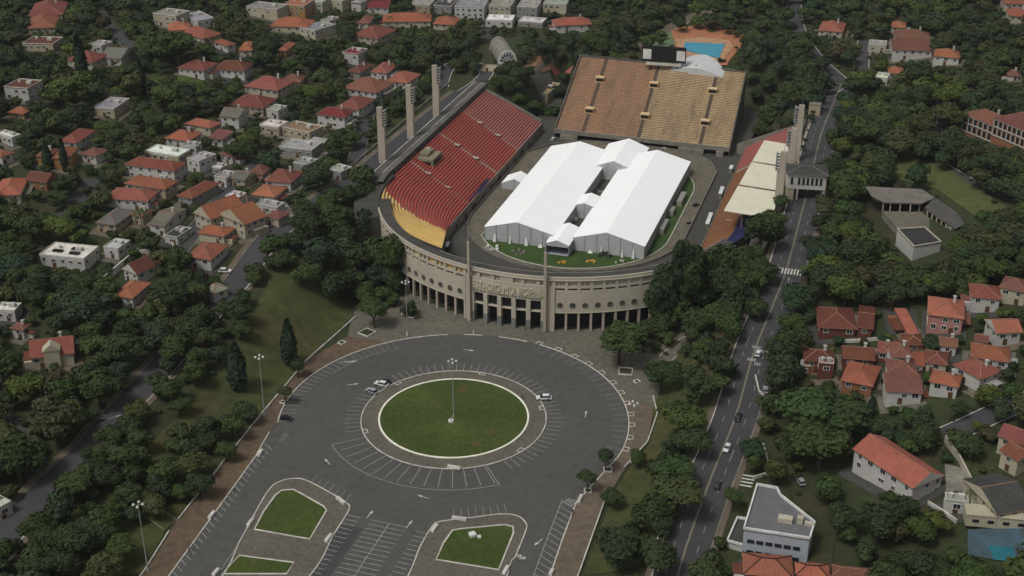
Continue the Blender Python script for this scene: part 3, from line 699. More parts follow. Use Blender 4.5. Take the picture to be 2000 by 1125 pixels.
# the walkway round the left corner and along the rim, at street level
k = MB(); band(k, -92, -58, 3, 21.9, R0 + 10, R0 - .3); struct('rim_plaza', k, M_walk)
k = MB(); k.prism([(UC - 89.5, 120), (UC - 82.3, 120), (UC - 82.3, 290), (UC - 89.5, 290)], 10, [21.2] * 4); k2 = MB(); k2.box((UC - 89.4, 205, 20), (.4, 170, 1.6)); k2.box((UC - 85.6, 205, 21), (.25, 170, .32)); struct('rim_kerb', k2, M_kerb); struct('rim_pavement', k, mat('rim_paving', (.085, .080, .072), (.062, .058, .052), .1, .9))
k = MB(); k.prism([(UC + 80.3, 120), (UC + 85.5, 120), (UC + 85.5, 284), (UC + 80.3, 284)], 2, 20.3); struct('rim_pavement', k, mat('rim_paving', (.085, .080, .072), (.062, .058, .052), .1, .9))
k = MB(); strip(k, [Vector((UC - 103, 140 + i * 4)) for i in range(38)], .4, 1.0, h=1.2); tag(obj('street_wall', k, M_conc2), 'low pale wall along the far side of the street behind the left floodlight pillars', 'wall')
k = MB(); k.box((0, 0, 17), (.5, 30, 8)); e_ = tag(obj('end_wall', k, M_conc2, loc=(UC - 64.5, 277.6, 0), rz=R_(90)), 'sloping grey wall closing the far end of the left stand', 'wall')
e_.data.clear_geometry(); k = MB(); k.add([(-.3, -14.6, 0), (.3, -14.6, 0), (.3, -15.2, 8.4), (-.3, -15.2, 8.4), (-.3, 14.6, 0), (.3, 14.6, 0), (.3, 14.6, 22.2), (-.3, 14.6, 22.2)], [(0, 1, 2, 3), (7, 6, 5, 4), (3, 2, 6, 7), (1, 5, 6, 2), (4, 0, 3, 7)]); e_.data = k.mesh('end_wall', M_conc2)
e_.rotation_euler = (0, 0, R_(90))
e2 = e_.copy(); col.objects.link(e2); e2.location = (UC + 69, 271, 0); e2.rotation_euler = (0, 0, R_(-90)); e2['label'] = 'sloping grey wall closing the far end of the right stand'
# commentary cabin
p = atz(836, 300, 18); t = thing('commentary_cabin', 'weathered concrete press cabin set into the top of the left red stand', 'cabin', (UC - 74.5, 180.5, 0))
k = MB(); k.box((0, 0, 14), (8, 12, 6.6)); k.box((-1.5, 1, 20.6), (4.2, 8, 1.5)); obj('shell', k, mat('mossy_concrete', (.23, .20, .14), (.13, .13, .085), .25), t); k = MB(); k.box((4.06, 0, 17.6), (.1, 10, 1.8)); k.box((0, -6.06, 17.6), (6, .1, 1.8)); obj('window', k, M_dark, t)
k = MB(); k.box((-1.2, 2.6, 22.1), (1.6, 1.6, .9)); obj('hatch', k, M_conc, t)
# benches under covers by the stands
def shelter(x, y, L, label, rz=90, z=3.5, top=M_wh):
    p = atz(x, y, z + 2.2); t = thing('bench_shelter', label, 'shelter', (p.x, p.y, z), R_(rz))
    k = MB(); k.box((0, 0, 2.5), (L, 1.7, .25)); obj('roof', k, top, t); k = MB(); k.box((0, -.7, .05), (L - .3, .15, 2.4)); k.box((-L / 2 + .2, 0, .05), (.15, 1.4, 2.4)); k.box((L / 2 - .2, 0, .05), (.15, 1.4, 2.4)); obj('panel', k, M_seatb if x < 1200 else M_conc2, t)
shelter(892, 419, 12, 'white-topped blue bench shelter at the near end of the left red seats', 88)
shelter(994, 313, 11, 'white-topped blue bench shelter below the middle of the left red seats', 88)
shelter(873, 479, 5, 'short white bench shelter below the yellow seats', 100)
shelter(1409, 373, 9, 'upper white bench shelter before the orange seats', 92); shelter(1385, 428, 13, 'long white bench shelter at the near end of the orange seats', 92)
shelter(1428, 328, 5, 'small white bench shelter before the faded red seats on the right', 92)
k = MB(); a, b, c, d = [atz(x, y, z) for x, y, z in ((915, 391, 10.2), (950, 350, 10.2), (959, 347, 8.6), (940, 372, 8.6))]
k.add([a, d, c, b] + [q - Vector((0, 0, .2)) for q in (a, d, c, b)], [(0, 1, 2, 3), (7, 6, 5, 4), (0, 4, 5, 1), (1, 5, 6, 2), (2, 6, 7, 3), (3, 7, 4, 0)]); tag(obj('banner', k, mat('banner_blue', (.07, .07, .16), (.05, .05, .12), .6)), 'faded blue banner spread over the lowest left red seats', 'banner')

# canopies over the right stand
k0 = None
for i, (v0, v1, lb) in enumerate(((146.5, 175.4, 'nearest'), (177.4, 205.4, 'middle'), (207.4, 236, 'farthest'))):
    lab = dict(nearest='largest cream roof sheet, at the near end of the right stand', middle='middle one of the three cream roof sheets over the right stand', farthest='cream roof sheet over the right stand next to the faded red seats')[lb]
    t = thing('stand_canopy', lab, 'canopy', (74.9 + .1 * i, (v0 + v1) / 2, 0)); L = v1 - v0; hw_ = 9.9 - 1.35 * i
    k = MB(); k.add([(-hw_, -L / 2, 24.2), (hw_, -L / 2, 23.4), (hw_ - 1.3, L / 2, 23.4), (-hw_ + 1.3, L / 2, 24.2)] + [(-hw_, -L / 2, 23.9), (hw_, -L / 2, 23.1), (hw_ - 1.3, L / 2, 23.1), (-hw_ + 1.3, L / 2, 23.9)], [(0, 1, 2, 3), (7, 6, 5, 4), (0, 4, 5, 1), (1, 5, 6, 2), (2, 6, 7, 3), (3, 7, 4, 0)])
    obj('sheet', k, M_roofp, t); k = MB(); k.box((0, L / 2 + .45, 22.4), (2 * hw_ - 2.4, .5, .9)); obj('edge_beam', k, M_dark, t)
    k = MB()
    for y in (-L / 2 + 1, 0, L / 2 - 1): k.tube((-2.5, y, 12), (-2.5, y, 23.5), .2, .2, 6); k.tube((4, y, 15), (4, y, 23.2), .2, .2, 6)
    obj('post', k, M_conc2, t)
# curved walk and ramps beyond the right stand
def vpath(pts): return smooth_path([tuple(atz(x, y, z).xy) for x, y, z in pts], 2)
k = MB(); P = vpath([(1478, 425, 20), (1465, 445, 20), (1440, 463, 20), (1415, 472, 20)]); strip(k, P, .5, 1.2, h=1.2); tag(obj('ramp_wall', k, M_conc), 'curved pale wall round the blue seats', 'wall')
k = MB(); P = vpath([(1500, 430, 20), (1475, 455, 20), (1440, 480, 20)]); strip(k, P, .5, 1.2, h=1.2); tag(obj('ramp_wall', k, M_conc), 'straight pale wall between the curved wall and the avenue', 'wall')
k = MB(); P = vpath([(1517, 425, 20), (1500, 465, 20), (1485, 500, 19)]); strip(k, P, 1.2, 1.4, h=1.4); tag(obj('ramp_wall', k, M_conc), 'thick pale wall along the avenue below the near right floodlight pillar', 'wall')

# floodlight pillars
def pillar(p, label, side, h=26.5):
    t = thing('floodlight_pillar', label, 'floodlight', (p.x, p.y, T(p.x, p.y) - .2), 0, 'floodlight pillars beside the stadium')
    k = MB(); k.box((0, 0, 0), (3.3, 1.8, h - 9)); k.box((-.4 * side, 0, h - 9), (2.5, 1.7, 9)); obj('pillar', k, M_pill, t)
    for i in range(6):
        k = MB(); z = h - 8.2 + i * 1.35; k.box((side * 1.6, 0, z), (1.5, 2.2, .18)); k.box((side * 2.3, 0, z + .1), (.5, 2.4, .62)); obj('lamp_rack', k, M_metal, t)
    k = MB(); k.tube((.5, 0, h), (.5, 0, h + 5), .09, .04, 5); obj('lightning_rod', k, M_metal, t)
for (x, y, lb) in ((748, 318, 'nearest of the three left floodlight pillars, by the press cabin'), (803, 270, 'middle one of the three left floodlight pillars'), (853, 228, 'farthest left floodlight pillar, near the looping street')):
    p = atz(x, y, 20); pillar(p, 'slim beige ' + lb, 1)
for (x, y, lb) in ((1530, 293, 'near right floodlight pillar beside the cream roof sheets'), (1551, 249, 'middle right floodlight pillar at the bridge building'), (1565, 204, 'far right floodlight pillar behind the bridge building')):
    p = atz(x, y, 46.5); pillar(p, 'tall pinkish ' + lb, -1)

# the stepped end stand
TB = [atz(1083, 254, 7.5), atz(1425, 291, 7.5), atz(1457, 141, 26), atz(1134, 109, 26)]
def tb(s, t_, dz=0.0):
    a = TB[0].lerp(TB[1], s); b = TB[3].lerp(TB[2], s); p = a.lerp(b, t_); return Vector((p.x, p.y, p.z + dz))
t = thing('end_stand', 'huge stepped concrete end stand with faded orange and tan paint', 'grandstand')
NR = 46; SP = [0, .155, .175, .475, .495, .825, .845, 1.0]
M_tbo = mat('faded_orange_steps', (.31, .17, .10), (.15, .10, .07), .09, .9, .2, detail=8, c3=(.27, .155, .095), stretch=(2.2, .35, .35)); M_tby = mat('faded_tan_steps', (.40, .30, .17), (.19, .15, .095), .09, .9, .2, detail=8, c3=(.34, .26, .15), stretch=(2.2, .35, .35)); M_tbs = mat('stair_grey', (.13, .10, .075), (.10, .075, .06), .3)
M_riser = mat('riser_brown', (.26, .17, .10), (.18, .12, .07), .4)
bl = {M_tbo: MB(), M_tby: MB(), M_tbs: MB()}; ris = MB()
for i in range(NR):
    t0, t1 = i / NR, (i + 1) / NR
    for n_, (s0, s1) in enumerate(zip(SP[:-1], SP[1:])):
        m = M_tbs if n_ % 2 else (M_tbo if n_ < 3 else M_tby)
        a, b = tb(s0, t0), tb(s1, t0); c, d = tb(s1, t1), tb(s0, t1); c.z = b.z; d.z = a.z
        e = .0 if n_ % 2 == 0 else -.15
        bl[m].quad(a + Vector((0, 0, e)), b + Vector((0, 0, e)), c + Vector((0, 0, e)), d + Vector((0, 0, e)))
        c2, d2 = tb(s1, t1), tb(s0, t1); (bl[m] if n_ % 2 else ris).quad(d, c, c2, d2)
for m in bl: obj('terrace', bl[m], m, t)
obj('riser', ris, M_riser, t)
k = MB()
for sa, sb, ta, tb_ in ((0, 0, 0, 1), (1, 1, 0, 1), (0, 1, 1, 1)):
    a, b = tb(sa, ta), tb(sb, tb_); d = (b - a); n_ = Vector((d.y, -d.x, 0)).normalized() * .35
    vs = [a - n_, a + n_, b + n_, b - n_]; lo = [Vector((q.x, q.y, 0)) for q in vs]; hi = [q + Vector((0, 0, .9)) for q in vs]
    k.add(lo + hi, [(4, 5, 6, 7), (0, 1, 5, 4), (1, 2, 6, 5), (2, 3, 7, 6), (3, 0, 4, 7), (7, 6, 5, 4), (4, 5, 1, 0), (5, 6, 2, 1), (6, 7, 3, 2), (7, 4, 0, 3)])
obj('side_wall', k, M_conc2, t)
a, b = tb(0, 0), tb(1, 0); d = (b - a).normalized(); n_ = Vector((-d.y, d.x, 0)); k = MB()
def slab(mb, p, q, th, z0, z1):
    mb.add([(r.x, r.y, z) for z in (z0, z1) for r in (p, q, q + n_ * th, p + n_ * th)], [(0, 3, 2, 1), (4, 5, 6, 7), (0, 1, 5, 4), (1, 2, 6, 5), (2, 3, 7, 6), (3, 0, 4, 7)])
slab(k, a - n_ * .6, b - n_ * .6, .9, 6.2, 8.3); obj('front_beam', k, M_conc2, t)
k = MB(); slab(k, a + n_ * 3, b + n_ * 3, .4, 0, 7.4); obj('under_wall', k, M_dark, t)
k = MB()
for s0, s1 in ((.04, .14), (.72, .86), (.40, .43), (.93, .97)):
    k = MB(); slab(k, a.lerp(b, s0) - n_ * 2, a.lerp(b, s1) - n_ * 2, 4.5, 0, 6.0); obj('support_block', k, M_conc2, t)
for s, tt in ((.165, .68), (.49, .68), (.835, .68), (.165, .265), (.49, .265), (.835, .265)):
    p = tb(s, tt); k = MB(); k.box((p.x, p.y + 1, p.z - 1.2), (4.6, 3.2, 3.4), math.atan2(d.y, d.x)); v_ = obj('vomitory', k, mat('hood_cream', (.60, .44, .25), (.5, .36, .2), .5), t); k = MB(); k.box((p.x + .1, p.y - .72, p.z + .2), (4.0, .3, 1.5), math.atan2(d.y, d.x)); obj('opening', k, M_dark, v_)

# ------------------------------------------------------------------ the white tents
def tent(name, label, u0, u1, v0, v1, ze, zr, um=None, front=True, walls=True, flaps=(), open_front=False, cat='tent'):
    t = thing(name, label, cat, ((u0 + u1) / 2, (v0 + v1) / 2, 3.6)); x0, x1 = u0 - (u0 + u1) / 2, u1 - (u0 + u1) / 2; y0, y1 = v0 - (v0 + v1) / 2, v1 - (v0 + v1) / 2; xm = ((um - (u0 + u1) / 2) if um is not None else 0)
    k = MB(); n = max(1, int((v1 - v0) / 5))
    for i in range(n):
        a, b = y0 + (y1 - y0) * i / n, y0 + (y1 - y0) * (i + 1) / n; m_ = (a + b) / 2; sg = .05
        for ya, yb, za, zb in ((a, m_, 0, -sg), (m_, b, -sg, 0)):
            k.quad((x0 - .3, ya, ze), (xm, ya, zr + za), (xm, yb, zr + zb), (x0 - .3, yb, ze)); k.quad((xm, ya, zr + za), (x1 + .3, ya, ze), (x1 + .3, yb, ze), (xm, yb, zr + zb))
    k.f = [f[::-1] for f in k.f]
    obj('roof', k, M_tent, t, smooth=False)
    k = MB()
    if walls:
        k.box((x0, 0, 0), (.15, y1 - y0 - .2, ze - .05)); k.box((x1, 0, 0), (.15, y1 - y0 - .2, ze - .05))
        for y, on in ((y0 + .1, not open_front), (y1 - .1, True)):
            if on: k.add([(x0, y, 0), (x1, y, 0), (x1, y, ze - .03), (xm, y, zr - .05), (x0, y, ze - .03)], [(0, 1, 2, 3, 4)])
            else: k.add([(x0, y, ze - 1), (x1, y, ze - 1), (x1, y, ze - .03), (xm, y, zr - .05), (x0, y, ze - .03)], [(0, 1, 2, 3, 4)])
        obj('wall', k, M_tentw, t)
        k = MB(); n = max(2, int((x1 - x0) / 5))
        for i in range(n + 1):
            x = x0 + (x1 - x0) * i / n; zt = ze + (zr - ze) * (1 - abs(x - xm) / (x1 - xm))
            if not open_front: k.box((x, y0 - .05, 0), (.22, .12, zt - .2))
        for i in range(int((y1 - y0) / 5) + 1): k.box((x1 + .1, y0 + i * 5, 0), (.12, .22, ze)); 
        obj('frame', k, mat('tent_frame', (.34, .35, .36), (.28, .28, .29), .5), t)
    for (x, wd, h_) in flaps:
        k = MB(); k.add([(x, y0 - .15, h_), (x + wd * .5, y0 - .15, h_ * .9), (x + wd, y0 - 1.2, .1), (x - wd * .2, y0 - 1.5, .1)], [(0, 3, 2, 1)]); obj('flap', k, M_wh, t)
    return t
tent('event_tent', 'long left white gable tent on the pitch', -33.7, -3.0, 133.6, 238.0, 5.8, 9.8, um=-19.3, flaps=((-11, 1.2, 3.5), (-4, .8, 3.2), (3, 1.2, 3.6), (9, 1.6, 1.2)))
tent('event_tent', 'long right white gable tent on the pitch, beside the containers', 4.9, 35.2, 134.4, 237.5, 5.6, 9.8, um=19.2, flaps=((-3, .8, 4), (0, 1.0, 1.5), (6, .8, 3.4), (10.5, 1.0, 4.2), (-8, 1.8, 1)))
tent('link_tent', 'small white porch tent open at the front between the two long tents', -4.7, 4.9, 127.0, 146.5, 5.0, 6.9, open_front=True)
tent('link_tent', 'narrow white tent bridging the two courts between the long tents', -3.4, 5.3, 168.0, 180.8, 5.9, 7.4)
tent('link_tent', 'white tent behind the larger court, sticking out at the far end', -7.4, 12.4, 216.4, 249.3, 6.0, 9.7, um=2.5)
p = atz(1008, 350, 7.0); tent('small_tent', 'small white tent standing left of the long tents', p.x - 5.5, p.x + 6.5, p.y - 5, p.y + 6, 2.6, 5.4)
k = MB(); k.box((0, 131.5, 3.64), (9.2, 8, .15)); tag(obj('porch_floor', k, mat('tent_floor', (.30, .32, .36), (.25, .26, .3), .4)), 'grey floor under the open porch tent', 'floor')
for i, (x, y, L, lb) in enumerate(((1331, 388, 12, 'longest pale container by the right side of the tents'), (1312, 412, 6, 'short pale container between two longer ones beside the tents'), (1296, 442, 12, 'nearest pale container by the right side of the tents'))):
    p = atz(x, y, 5); c_ = thing('container', lb, 'container', (p.x, p.y, 3.64), R_(90)); k = MB(); k.box((0, 0, 0), (L, 2.4, 2.5)); obj('body', k, mat('container_grey', (.27, .28, .25), (.2, .2, .18), .5), c_)
    k = MB(); [k.box((-L / 2 + .6 + j, 0, 2.5), (.12, 2.3, .08)) for j in range(int(L - .6))]; obj('roof_rib', k, M_metal, c_); k = MB(); k.box((L / 2 + .02, 0, .3), (.06, 1.6, 2.0)); k.box((0, -1.22, .4), (.9, .06, 1.9)); obj('door', k, M_conc2, c_)
for (x, y, lb) in ((1099, 512, 'heap of orange kit on the grass right of the flagpole'), (1154, 511, 'heap of orange kit on the grass below the right tent')):
    p = atz(x, y, 3.8); k = MB()
    for i in range(9): k.box((random.uniform(-2, 2), random.uniform(-1.4, 1.4), 0), (random.uniform(.5, 1.3), random.uniform(.3, .9), random.uniform(.2, .8)), random.uniform(0, 3))
    tag(obj('equipment_heap', k, mat('kit_orange', (.55, .30, .05), (.4, .2, .04), .5), loc=(p.x, p.y, 3.64)), lb, 'equipment')
for (x, y, lb, n, m) in ((1120, 425, 'white and dark stage gear in the smaller court between the tents', 9, M_wh), (1162, 375, 'dark machinery in the larger court between the tents', 10, M_conc2), (1010, 492, 'grey staging boards leaning at the left front of the tents', 8, M_conc2), (1183, 500, 'dark covered staging before the right tent', 10, M_walk), (1215, 512, 'two pale boards propped before the right tent', 3, M_kerb), (963, 485, 'jumble of black and white gear at the left tent corner', 9, M_wh)):
    p = atz(x, y, 4); k = MB()
    for i in range(n): k.box((random.uniform(-3, 3), random.uniform(-2, 2), 0), (random.uniform(.5, 2.2), random.uniform(.4, 1.2), random.uniform(.3, 1.5)), random.uniform(0, 3))
    tag(obj('stage_gear', k, m, loc=(p.x, p.y, 3.64)), lb, 'equipment')
k = MB(); k.box((0, 174, 3.62), (9.6, 80, .05)); struct('court_floor', k, M_walk)

# ------------------------------------------------------------------ houses
WIN = {}
def win_mesh(w_, h_):
    k = MB(); k.box((0, -.04, 0), (w_, .08, h_)); g = k.mesh('window', M_glass)
    k = MB(); f = .13
    k.box((0, -.07, -f), (w_ + 2 * f, .12, f)); k.box((0, -.07, h_), (w_ + 2 * f, .12, f)); k.box((-w_ / 2 - f / 2, -.07, 0), (f, .12, h_)); k.box((w_ / 2 + f / 2, -.07, 0), (f, .12, h_)); k.box((0, -.09, 0), (.07, .08, h_))
    return g, k.mesh('frame', M_wh)
WG, WF = win_mesh(1.5, 1.35)
DG = MB(); DG.box((0, -.05, 0), (1.4, .1, 2.2)); DG = DG.mesh('door', mat('door_brown', (.10, .05, .025), (.07, .035, .02), .5))
def roof_mesh(kind, w_, d_, rh, ov=.55):
    k = MB(); x, y = w_ / 2 + ov, d_ / 2 + ov; th = .22
    if kind == 'hip':
        along = x >= y; r = (x - y * .98) if along else (y - x * .98); r = max(r, .3)
        A = [(-x, -y, 0), (x, -y, 0), (x, y, 0), (-x, y, 0)]
        B = [(-r, 0, rh), (r, 0, rh)] if along else [(0, -r, rh), (0, r, rh)]
        f = [(0, 1, 5, 4), (1, 2, 5), (2, 3, 4, 5), (3, 0, 4)] if along else [(0, 1, 4), (1, 2, 5, 4), (2, 3, 5), (3, 0, 4, 5)]
        k.add(A + B, f)
        rr = [(0, 4), (3, 4), (1, 5), (2, 5), (4, 5)] if along else [(0, 4), (1, 4), (2, 5), (3, 5), (4, 5)]
        V = A + B
        for a, b in rr: k.tube(Vector(V[a]) + Vector((0, 0, .05)), Vector(V[b]) + Vector((0, 0, .05)), .16, .16, 4, 1)
    elif kind in ('gable', 'gablex'):
        if kind == 'gable': V = [(-x, -y, 0), (x, -y, 0), (x, y, 0), (-x, y, 0), (-x, 0, rh), (x, 0, rh)]; f = [(0, 1, 5, 4), (2, 3, 4, 5)]; g = [(3, 0, 4), (1, 2, 5)]
        else: V = [(-x, -y, 0), (x, -y, 0), (x, y, 0), (-x, y, 0), (0, -y, rh), (0, y, rh)]; f = [(1, 2, 5, 4), (3, 0, 4, 5)]; g = [(0, 1, 4), (2, 3, 5)]
        k.add(V, f); k.add(V, g, 2); k.tube(Vector(V[4]) + Vector((0, 0, .04)), Vector(V[5]) + Vector((0, 0, .04)), .17, .17, 4, 1)
    elif kind == 'flat':
        x, y = w_ / 2 + .05, d_ / 2 + .05
        k.box((0, 0, 0), (2 * x, 2 * y, .3)); 
        for cx, cy, a, b in ((0, -y + .12, 2 * x + .1, .25), (0, y - .12, 2 * x + .1, .25), (-x + .12, 0, .25, 2 * y - .4), (x - .12, 0, .25, 2 * y - .4)): k.box((cx, cy, .3), (a, b, .42), 0, 1)
        return k
    elif kind == 'shed':
        V = [(-x, -y, 0), (x, -y, 0), (x, y, rh), (-x, y, rh)]; k.add(V, [(0, 1, 2, 3)]); k.add(V + [(x, y, 0), (-x, y, 0)], [(1, 4, 2), (0, 3, 5), (4, 5, 3, 2)], 2)
    k.box((0, 0, -th), (2 * x, 2 * y, th), 0, 1)
    return k
M_ridge = mat('ridge_tile', (.30, .16, .11), (.2, .10, .07), .5); M_coping = mat('coping', (.50, .49, .44), (.36, .35, .32), .4)
HN = [0]
def house(FL, FR, BL, h, kind, rc, wc, label, name='house', cat='house', rh=None, win=True, chim=None, ch=None, ridge=None):
    """eaves corners as seen in the picture (front left, front right, back left), eaves h above the land"""
    if h >= 5: h *= .82
    p = atg(*FL, dz=h); z = p.z
    a, b, c = [Vector((q.x, q.y)) for q in (atz(*FL, z), atz(*FR, z), atz(*BL, z))]
    m = (a + b + (c - a)) / 1; cen = (b + c) / 2; zt = (T(a.x, a.y) + T(b.x, b.y) + T(cen.x, cen.y)) / 3 + h
    a, b, c = [Vector((q.x, q.y)) for q in (atz(*FL, zt), atz(*FR, zt), atz(*BL, zt))]
    ax = (b - a); W = ax.length; ax = ax / W; ay = Vector((-ax.y, ax.x)); D = max(4.0, min(30.0, (c - a).dot(ay)))
    sk = (c - a).dot(ax); mid = a + ax * (W / 2 + sk * .25) + ay * (D / 2)
    rz = math.atan2(ax.y, ax.x); W = max(3.0, W - .9); D = max(3.0, D - .9)
    corners = [mid + ax * sx * W / 2 + ay * sy * D / 2 for sx in (-1, 1) for sy in (-1, 1)]
    zb = min(T(q.x, q.y) for q in corners) - .3
    H = zt - zb
    t = thing(name, label, cat, (mid.x, mid.y, zb), rz)
    k = MB(); k.box((0, 0, 0), (W, D, H - .2)); k.box((0, -.03, 0), (W + .06, D + .06, .9)); obj('wall', k, WALL[wc], t)
    if rh is None: rh = {'hip': .22, 'gable': .25, 'gablex': .38, 'shed': .12, 'flat': 0}[kind] * min(W, D) + .3
    k = roof_mesh(kind, W, D, rh); ro = obj('roof', k, [TILE[rc], ridge or (M_coping if kind == 'flat' else M_ridge), WALL[wc]], t, loc=(0, 0, H - .2))
    HN[0] += 1; rnd = random.Random(HN[0] * 7); q_ = rnd.uniform(.74, 1.12); ro.color = (q_, q_ * rnd.uniform(.9, 1.12), q_ * rnd.uniform(.85, 1.2), 1)
    if cat == 'house':
        ym = (M_walk, M_pave, M_paveR, M_ground, M_track)[rnd.randrange(5)]; e_ = rnd.uniform(1.5, 3.5); k = MB(); q = [mid + ax * a_ + ay * b_ for a_, b_ in ((-W / 2 - e_, -D / 2 - 3.5), (W / 2 + e_, -D / 2 - 3.5), (W / 2 + e_, D / 2 + 2), (-W / 2 - e_, D / 2 + 2))]; drape(k, q, .01, 4.0); struct('yard', k, ym)
        if kind != 'flat' and rnd.random() < .55:
            k = MB(); sx = rnd.choice((-1, 1)); k.box((sx * (W / 2 + 1.4), D * rnd.uniform(-.15, .2), 0), (2.9, D * .5, H * .5)); obj('annex', k, WALL[wc], t); k = MB(); k.box((sx * (W / 2 + 1.45), 0, 0), (3.4, D * .55, .25)); obj('annex_roof', k, TILE[rnd.choice(('dull', 'lgrey', 'brown', 'grey'))], t, loc=(0, D * .03, H * .5))
    if chim is None and kind in ('hip', 'gable') and rnd.random() < .45:
        k = MB(); k.box((W * .22, D * .12, 0), (.9, .7, rh + 1.1)); k.box((W * .22, D * .12, rh + 1.1), (1.15, .95, .2)); obj('chimney', k, WALL['white'], ro)
    if kind == 'flat':
        k = MB(); k.box((W * .2, D * .1, .3), (min(2.6, W * .3), min(2, D * .3), 1.3)); obj('roof_hut', k, WALL['white'], ro); k = MB(); k.tube((-W * .25, D * .15, .3), (-W * .25, D * .15, 1.4), .7, .7, 10); obj('water_tank', k, WALL['white'], ro)
    if win:
        fl = max(1, int((h) / 2.9))
        for face in (0, 1, 2):      # front, left, right
            L = W if face == 0 else D; n = max(1, min(5, int(L / 3.4)))
            for lv in range(fl):
                zz = H - 2.3 - 2.9 * lv
                if zz < .8: continue
                for i in range(n):
                    if rnd.random() < .14: continue
                    q = -L / 2 + L * (i + .5) / n + rnd.uniform(-.25, .25)
                    if face == 0: lx, ly, r = q, -D / 2, 0
                    elif face == 1: lx, ly, r = -W / 2, q, -math.pi / 2
                    else: lx, ly, r = W / 2, q, math.pi / 2
                    wo = obj('window', WG, None, t, loc=(lx, ly, zz), rz=r); wo.scale = (rnd.choice((.8, 1, 1.25)), 1, rnd.choice((.85, 1, 1.15))); fo = obj('frame', WF, None, wo)
        d_ = obj('door', DG, None, t, loc=(rnd.uniform(-.3, .3) * W, -D / 2, max(.3, H - h)))
    # outline in the picture, so that trees keep clear
    pts = [px((q.x, q.y, zz)) for q in corners for zz in (zb, zt + rh)]
    HBOX.append((min(p_[0] for p_ in pts), min(p_[1] for p_ in pts), max(p_[0] for p_ in pts), max(p_[1] for p_ in pts), px((mid.x, mid.y, zb))[2]))
    KEEP.append((mid.x, mid.y, math.hypot(W, D) * .46, W, D, rz))
    return t
